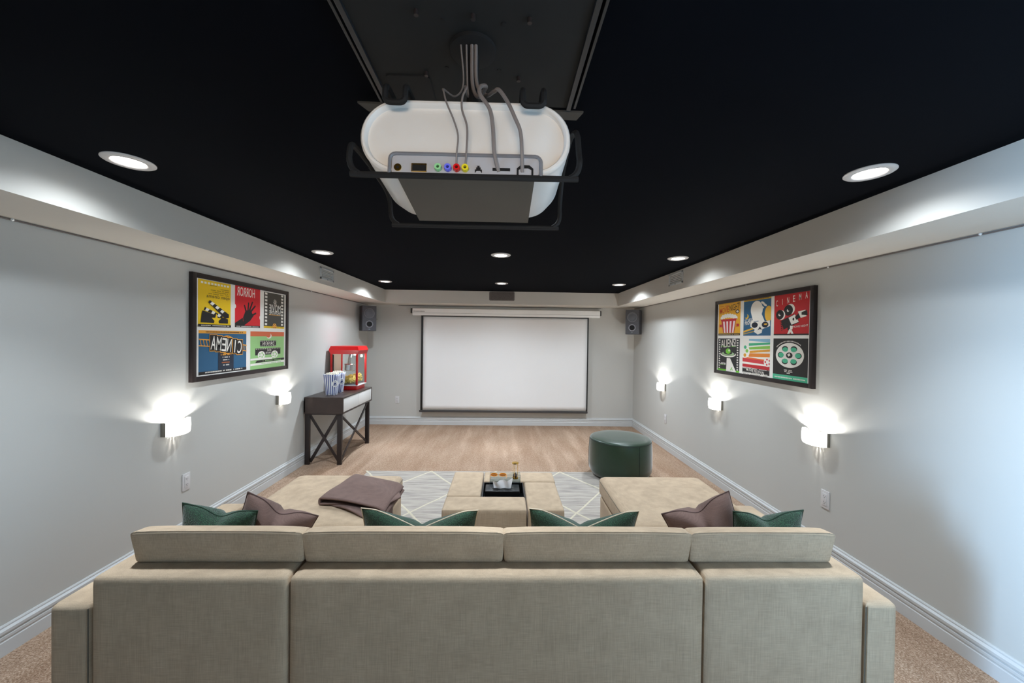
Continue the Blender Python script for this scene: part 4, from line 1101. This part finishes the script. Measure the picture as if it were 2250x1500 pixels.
for xx, yy in ((.62, .80), (.72, .84), (.70, .73), (.80, .78)): a.ell(xx * w, yy * h, .07 * w, .03 * h, CR, 8, rot=-20)
a.ell(.44 * w, .28 * h, .115 * w, .075 * h, (26, 34, 50), 18); a.ell(.81 * w, .28 * h, .115 * w, .075 * h, (26, 34, 50), 18); a.ell(.83 * w, .29 * h, .06 * w, .02 * h, (238, 184, 60), 12)
a.poly([(.55 * w, .14 * h), (.63 * w, .24 * h), (.71 * w, .15 * h), (.63 * w, .17 * h)], (26, 34, 50)); a.rect(.40 * w, .58 * w, .37 * h, .385 * h, BL)
a.ell(.13 * w, .52 * h, .075 * w, .065 * h, (238, 190, 50), 16); a.ell(.10 * w, .54 * h, .06 * w, .055 * h, BL, 16)
a.text('SCARY', .20 * w, .41 * h, .034, .28 * w, CR, 6, .03); a.text('NIGHT', .20 * w, .345 * h, .034, .28 * w, CR, 6, .03)
w, h = cellr(a, 3.293, 2.908, 1.670, 2.019)  # red camera
a.rect(0, w, 0, h, (200, 32, 38))
for k, ch in enumerate('CINEMA'): a.text(ch, (.08 + k * .168) * w, (.80 + .022 * k) * h, .052, (.012 if ch == 'I' else .060) * w, CR, 2, .012)
a.ell(.49 * w, .625 * h, .125 * w, .125 * h, CR, 26); a.ell(.43 * w, .60 * h, .13 * w, .13 * h, BK, 26); a.ell(.22 * w, .50 * h, .12 * w, .12 * h, CR, 26); a.ell(.18 * w, .51 * h, .12 * w, .12 * h, BK, 26)
for cx_, cy_ in ((.42, .60), (.17, .51)): a.ell(cx_ * w, cy_ * h, .035 * w, .035 * h, CR, 12); a.ell((cx_ + .02) * w, (cy_ + .02) * h, .03 * w, .03 * h, BK, 10)
a.poly([(.22 * w, .36 * h), (.62 * w, .50 * h), (.74 * w, .30 * h), (.30 * w, .14 * h)], BK); a.poly([(.44 * w, .42 * h), (.62 * w, .49 * h), (.73 * w, .31 * h), (.53 * w, .25 * h)], CR); a.ell(.58 * w, .38 * h, .025 * w, .035 * h, BK, 12)
for k in range(6): a.poly([(.17 * w + k * .012 * w, (.35 - k * .045) * h), (.26 * w, (.37 - k * .045) * h), (.26 * w, (.33 - k * .045) * h)], BK)
a.poly([(.62 * w, .43 * h), (.76 * w, .54 * h), (.80 * w, .42 * h), (.66 * w, .36 * h)], BK); a.poly([(.70 * w, .55 * h), (.90 * w, .58 * h), (.93 * w, .43 * h), (.78 * w, .40 * h)], CR); a.poly([(.80 * w, .53 * h), (.94 * w, .57 * h), (.96 * w, .45 * h), (.80 * w, .47 * h)], BK)
a.poly([(.42 * w, .21 * h), (.54 * w, .24 * h), (.56 * w, .13 * h), (.42 * w, .12 * h)], BK); a.poly([(.49 * w, .23 * h), (.57 * w, .22 * h), (.56 * w, .14 * h), (.49 * w, .15 * h)], CR)
for q in ((.44, .02), (.57, .02)): a.line((.50 * w, .14 * h), (q[0] * w, q[1] * h), .022, CR)
a.text('MOVIE NIGHT', .78 * w, .21 * h, .016, .40 * w, CR, 4); a.rect(0, w, .0, .035 * h, BK)
w, h = cellr(a, 4.157, 3.772, 1.292, 1.641)  # aliens
a.rect(0, w, 0, h, (32, 32, 32)); a.rect(0, w, 0, .05 * h, (110, 200, 40))
for k in range(13):
    for xx in (.05, .885): a.rect(xx * w, (xx + .06) * w, (.06 + k * .072) * h, (.06 + k * .072 + .038) * h, CR)
a.text('ALIENS!', .50 * w, .855 * h, .085, .70 * w, CR, 4, .04); a.dashes(.15 * w, .85 * w, .755 * h, .007, (110, 200, 40), 20)
a.poly([(.44 * w, .40 * h), (.60 * w, .40 * h), (.88 * w, 0), (.42 * w, 0)], CR)
a.ell(.49 * w, .52 * h, .36 * w, .095 * h, CR, 28); a.ell(.49 * w, .545 * h, .33 * w, .08 * h, (32, 32, 32), 28); a.ell(.49 * w, .535 * h, .29 * w, .06 * h, (170, 200, 150), 24); a.ell(.49 * w, .56 * h, .20 * w, .055 * h, (32, 32, 32), 20)
a.ell(.50 * w, .61 * h, .115 * w, .085 * h, (120, 206, 50), 22); a.ell(.55 * w, .635 * h, .045 * w, .035 * h, (220, 240, 190), 12)
a.line((.66 * w, .10 * h), (.62 * w, .04 * h), .008, (110, 200, 40)); a.ell(.68 * w, .115 * h, .02 * w, .02 * h, (110, 200, 40), 8); a.line((.66 * w, .09 * h), (.72 * w, .05 * h), .008, (110, 200, 40))
a.dashes(.18 * w, .40 * w, .235 * h, .010, CR, 7); a.dashes(.14 * w, .40 * w, .205 * h, .010, CR, 8); a.rect(.14 * w, .40 * w, .180 * h, .187 * h, (110, 200, 40))
w, h = cellr(a, 3.722, 3.337, 1.284, 1.641)  # movie festival stripes
a.rect(0, w, 0, h, CR)
for (p0, p1, q0, q1, c) in ((.94, .985, .90, .99, (140, 190, 214)), (.80, .87, .85, .90, (70, 180, 130)), (.70, .76, .74, .82, (140, 200, 80)), (.60, .66, .67, .73, (232, 160, 50)), (.50, .60, .53, .62, (238, 140, 50)), (.36, .46, .33, .43, (214, 60, 66)), (.46, .50, .42, .45, (232, 110, 50)), (.22, .30, .19, .29, (196, 34, 44))):
    a.poly([(.0 if p0 < .5 else .24 * w, p0 * h), (w, q0 * h), (w, q1 * h), (.0 if p0 < .5 else .24 * w, p1 * h)], c)
a.ell(.08 * w, .64 * h, .20 * w, .18 * h, CR, 24)
for k, c in enumerate(((70, 180, 130), (140, 200, 80), (232, 160, 50))): a.ell((.10, .17, .09)[k] * w, (.76, .66, .54)[k] * h, .055 * w, .05 * h, c, 14)
a.ell(.93 * w, .40 * h, .13 * w, .12 * h, CR, 24)
for k in range(5): a.ell(.93 * w + .075 * w * math.cos(k * 1.257 + .6), .40 * h + .07 * h * math.sin(k * 1.257 + .6), .027 * w, .027 * h, RE, 10)
a.rect(0, w, .06 * h, .20 * h, BK); a.text('MOVIE FESTIVAL', .50 * w, .13 * h, .024, .68 * w, CR, -3, .02); a.dashes(.02 * w, .98 * w, .185 * h, .006, CR, 34); a.dashes(.02 * w, .98 * w, .073 * h, .006, CR, 34); a.dashes(.05 * w, .95 * w, .03 * h, .007, (150, 140, 130), 26)
w, h = cellr(a, 3.295, 2.912, 1.289, 1.643)  # film reel
a.rect(0, w, 0, h, (36, 34, 32)); a.rect(0, w, 0, .125 * h, TE); a.dashes(.03 * w, .95 * w, .06 * h, .010, CR, 28)
a.ell(.495 * w, .60 * h, .405 * w, .295 * h, CR, 40)
for k in range(6):
    t_ = k * PI / 3; X_, Y_ = .495 * w + .255 * w * math.cos(t_), .60 * h + .175 * h * math.sin(t_); a.ell(X_, Y_, .092 * w, .068 * h, (34, 32, 30), 18); a.ell(X_ - .014 * w * math.cos(t_), Y_ - .016 * h * (1 if k in (1, 2) else -1 if k in (4, 5) else 0), .082 * w, .055 * h, TE, 16)
a.ell(.495 * w, .60 * h, .095 * w, .07 * h, (34, 32, 30), 18); a.poly([(.44 * w, .62 * h), (.50 * w, .655 * h), (.53 * w, .60 * h), (.47 * w, .57 * h)], CR)
for k in range(22):
    t_ = math.radians(140 - k * 4.6 + 4); X_, Y_ = .495 * w + .46 * w * math.cos(t_), .60 * h + .335 * h * math.sin(t_); a.rect(X_ - .004, X_ + .003, Y_ - .005, Y_ + .005, CR)
for k, n in enumerate((8, 7, 3)): a.dashes((.49 - n * .017) * w, (.49 + n * .017) * w, (.245 - k * .035) * h, .008, CR, n)
a.emit('poster_print', tr_, mpr)
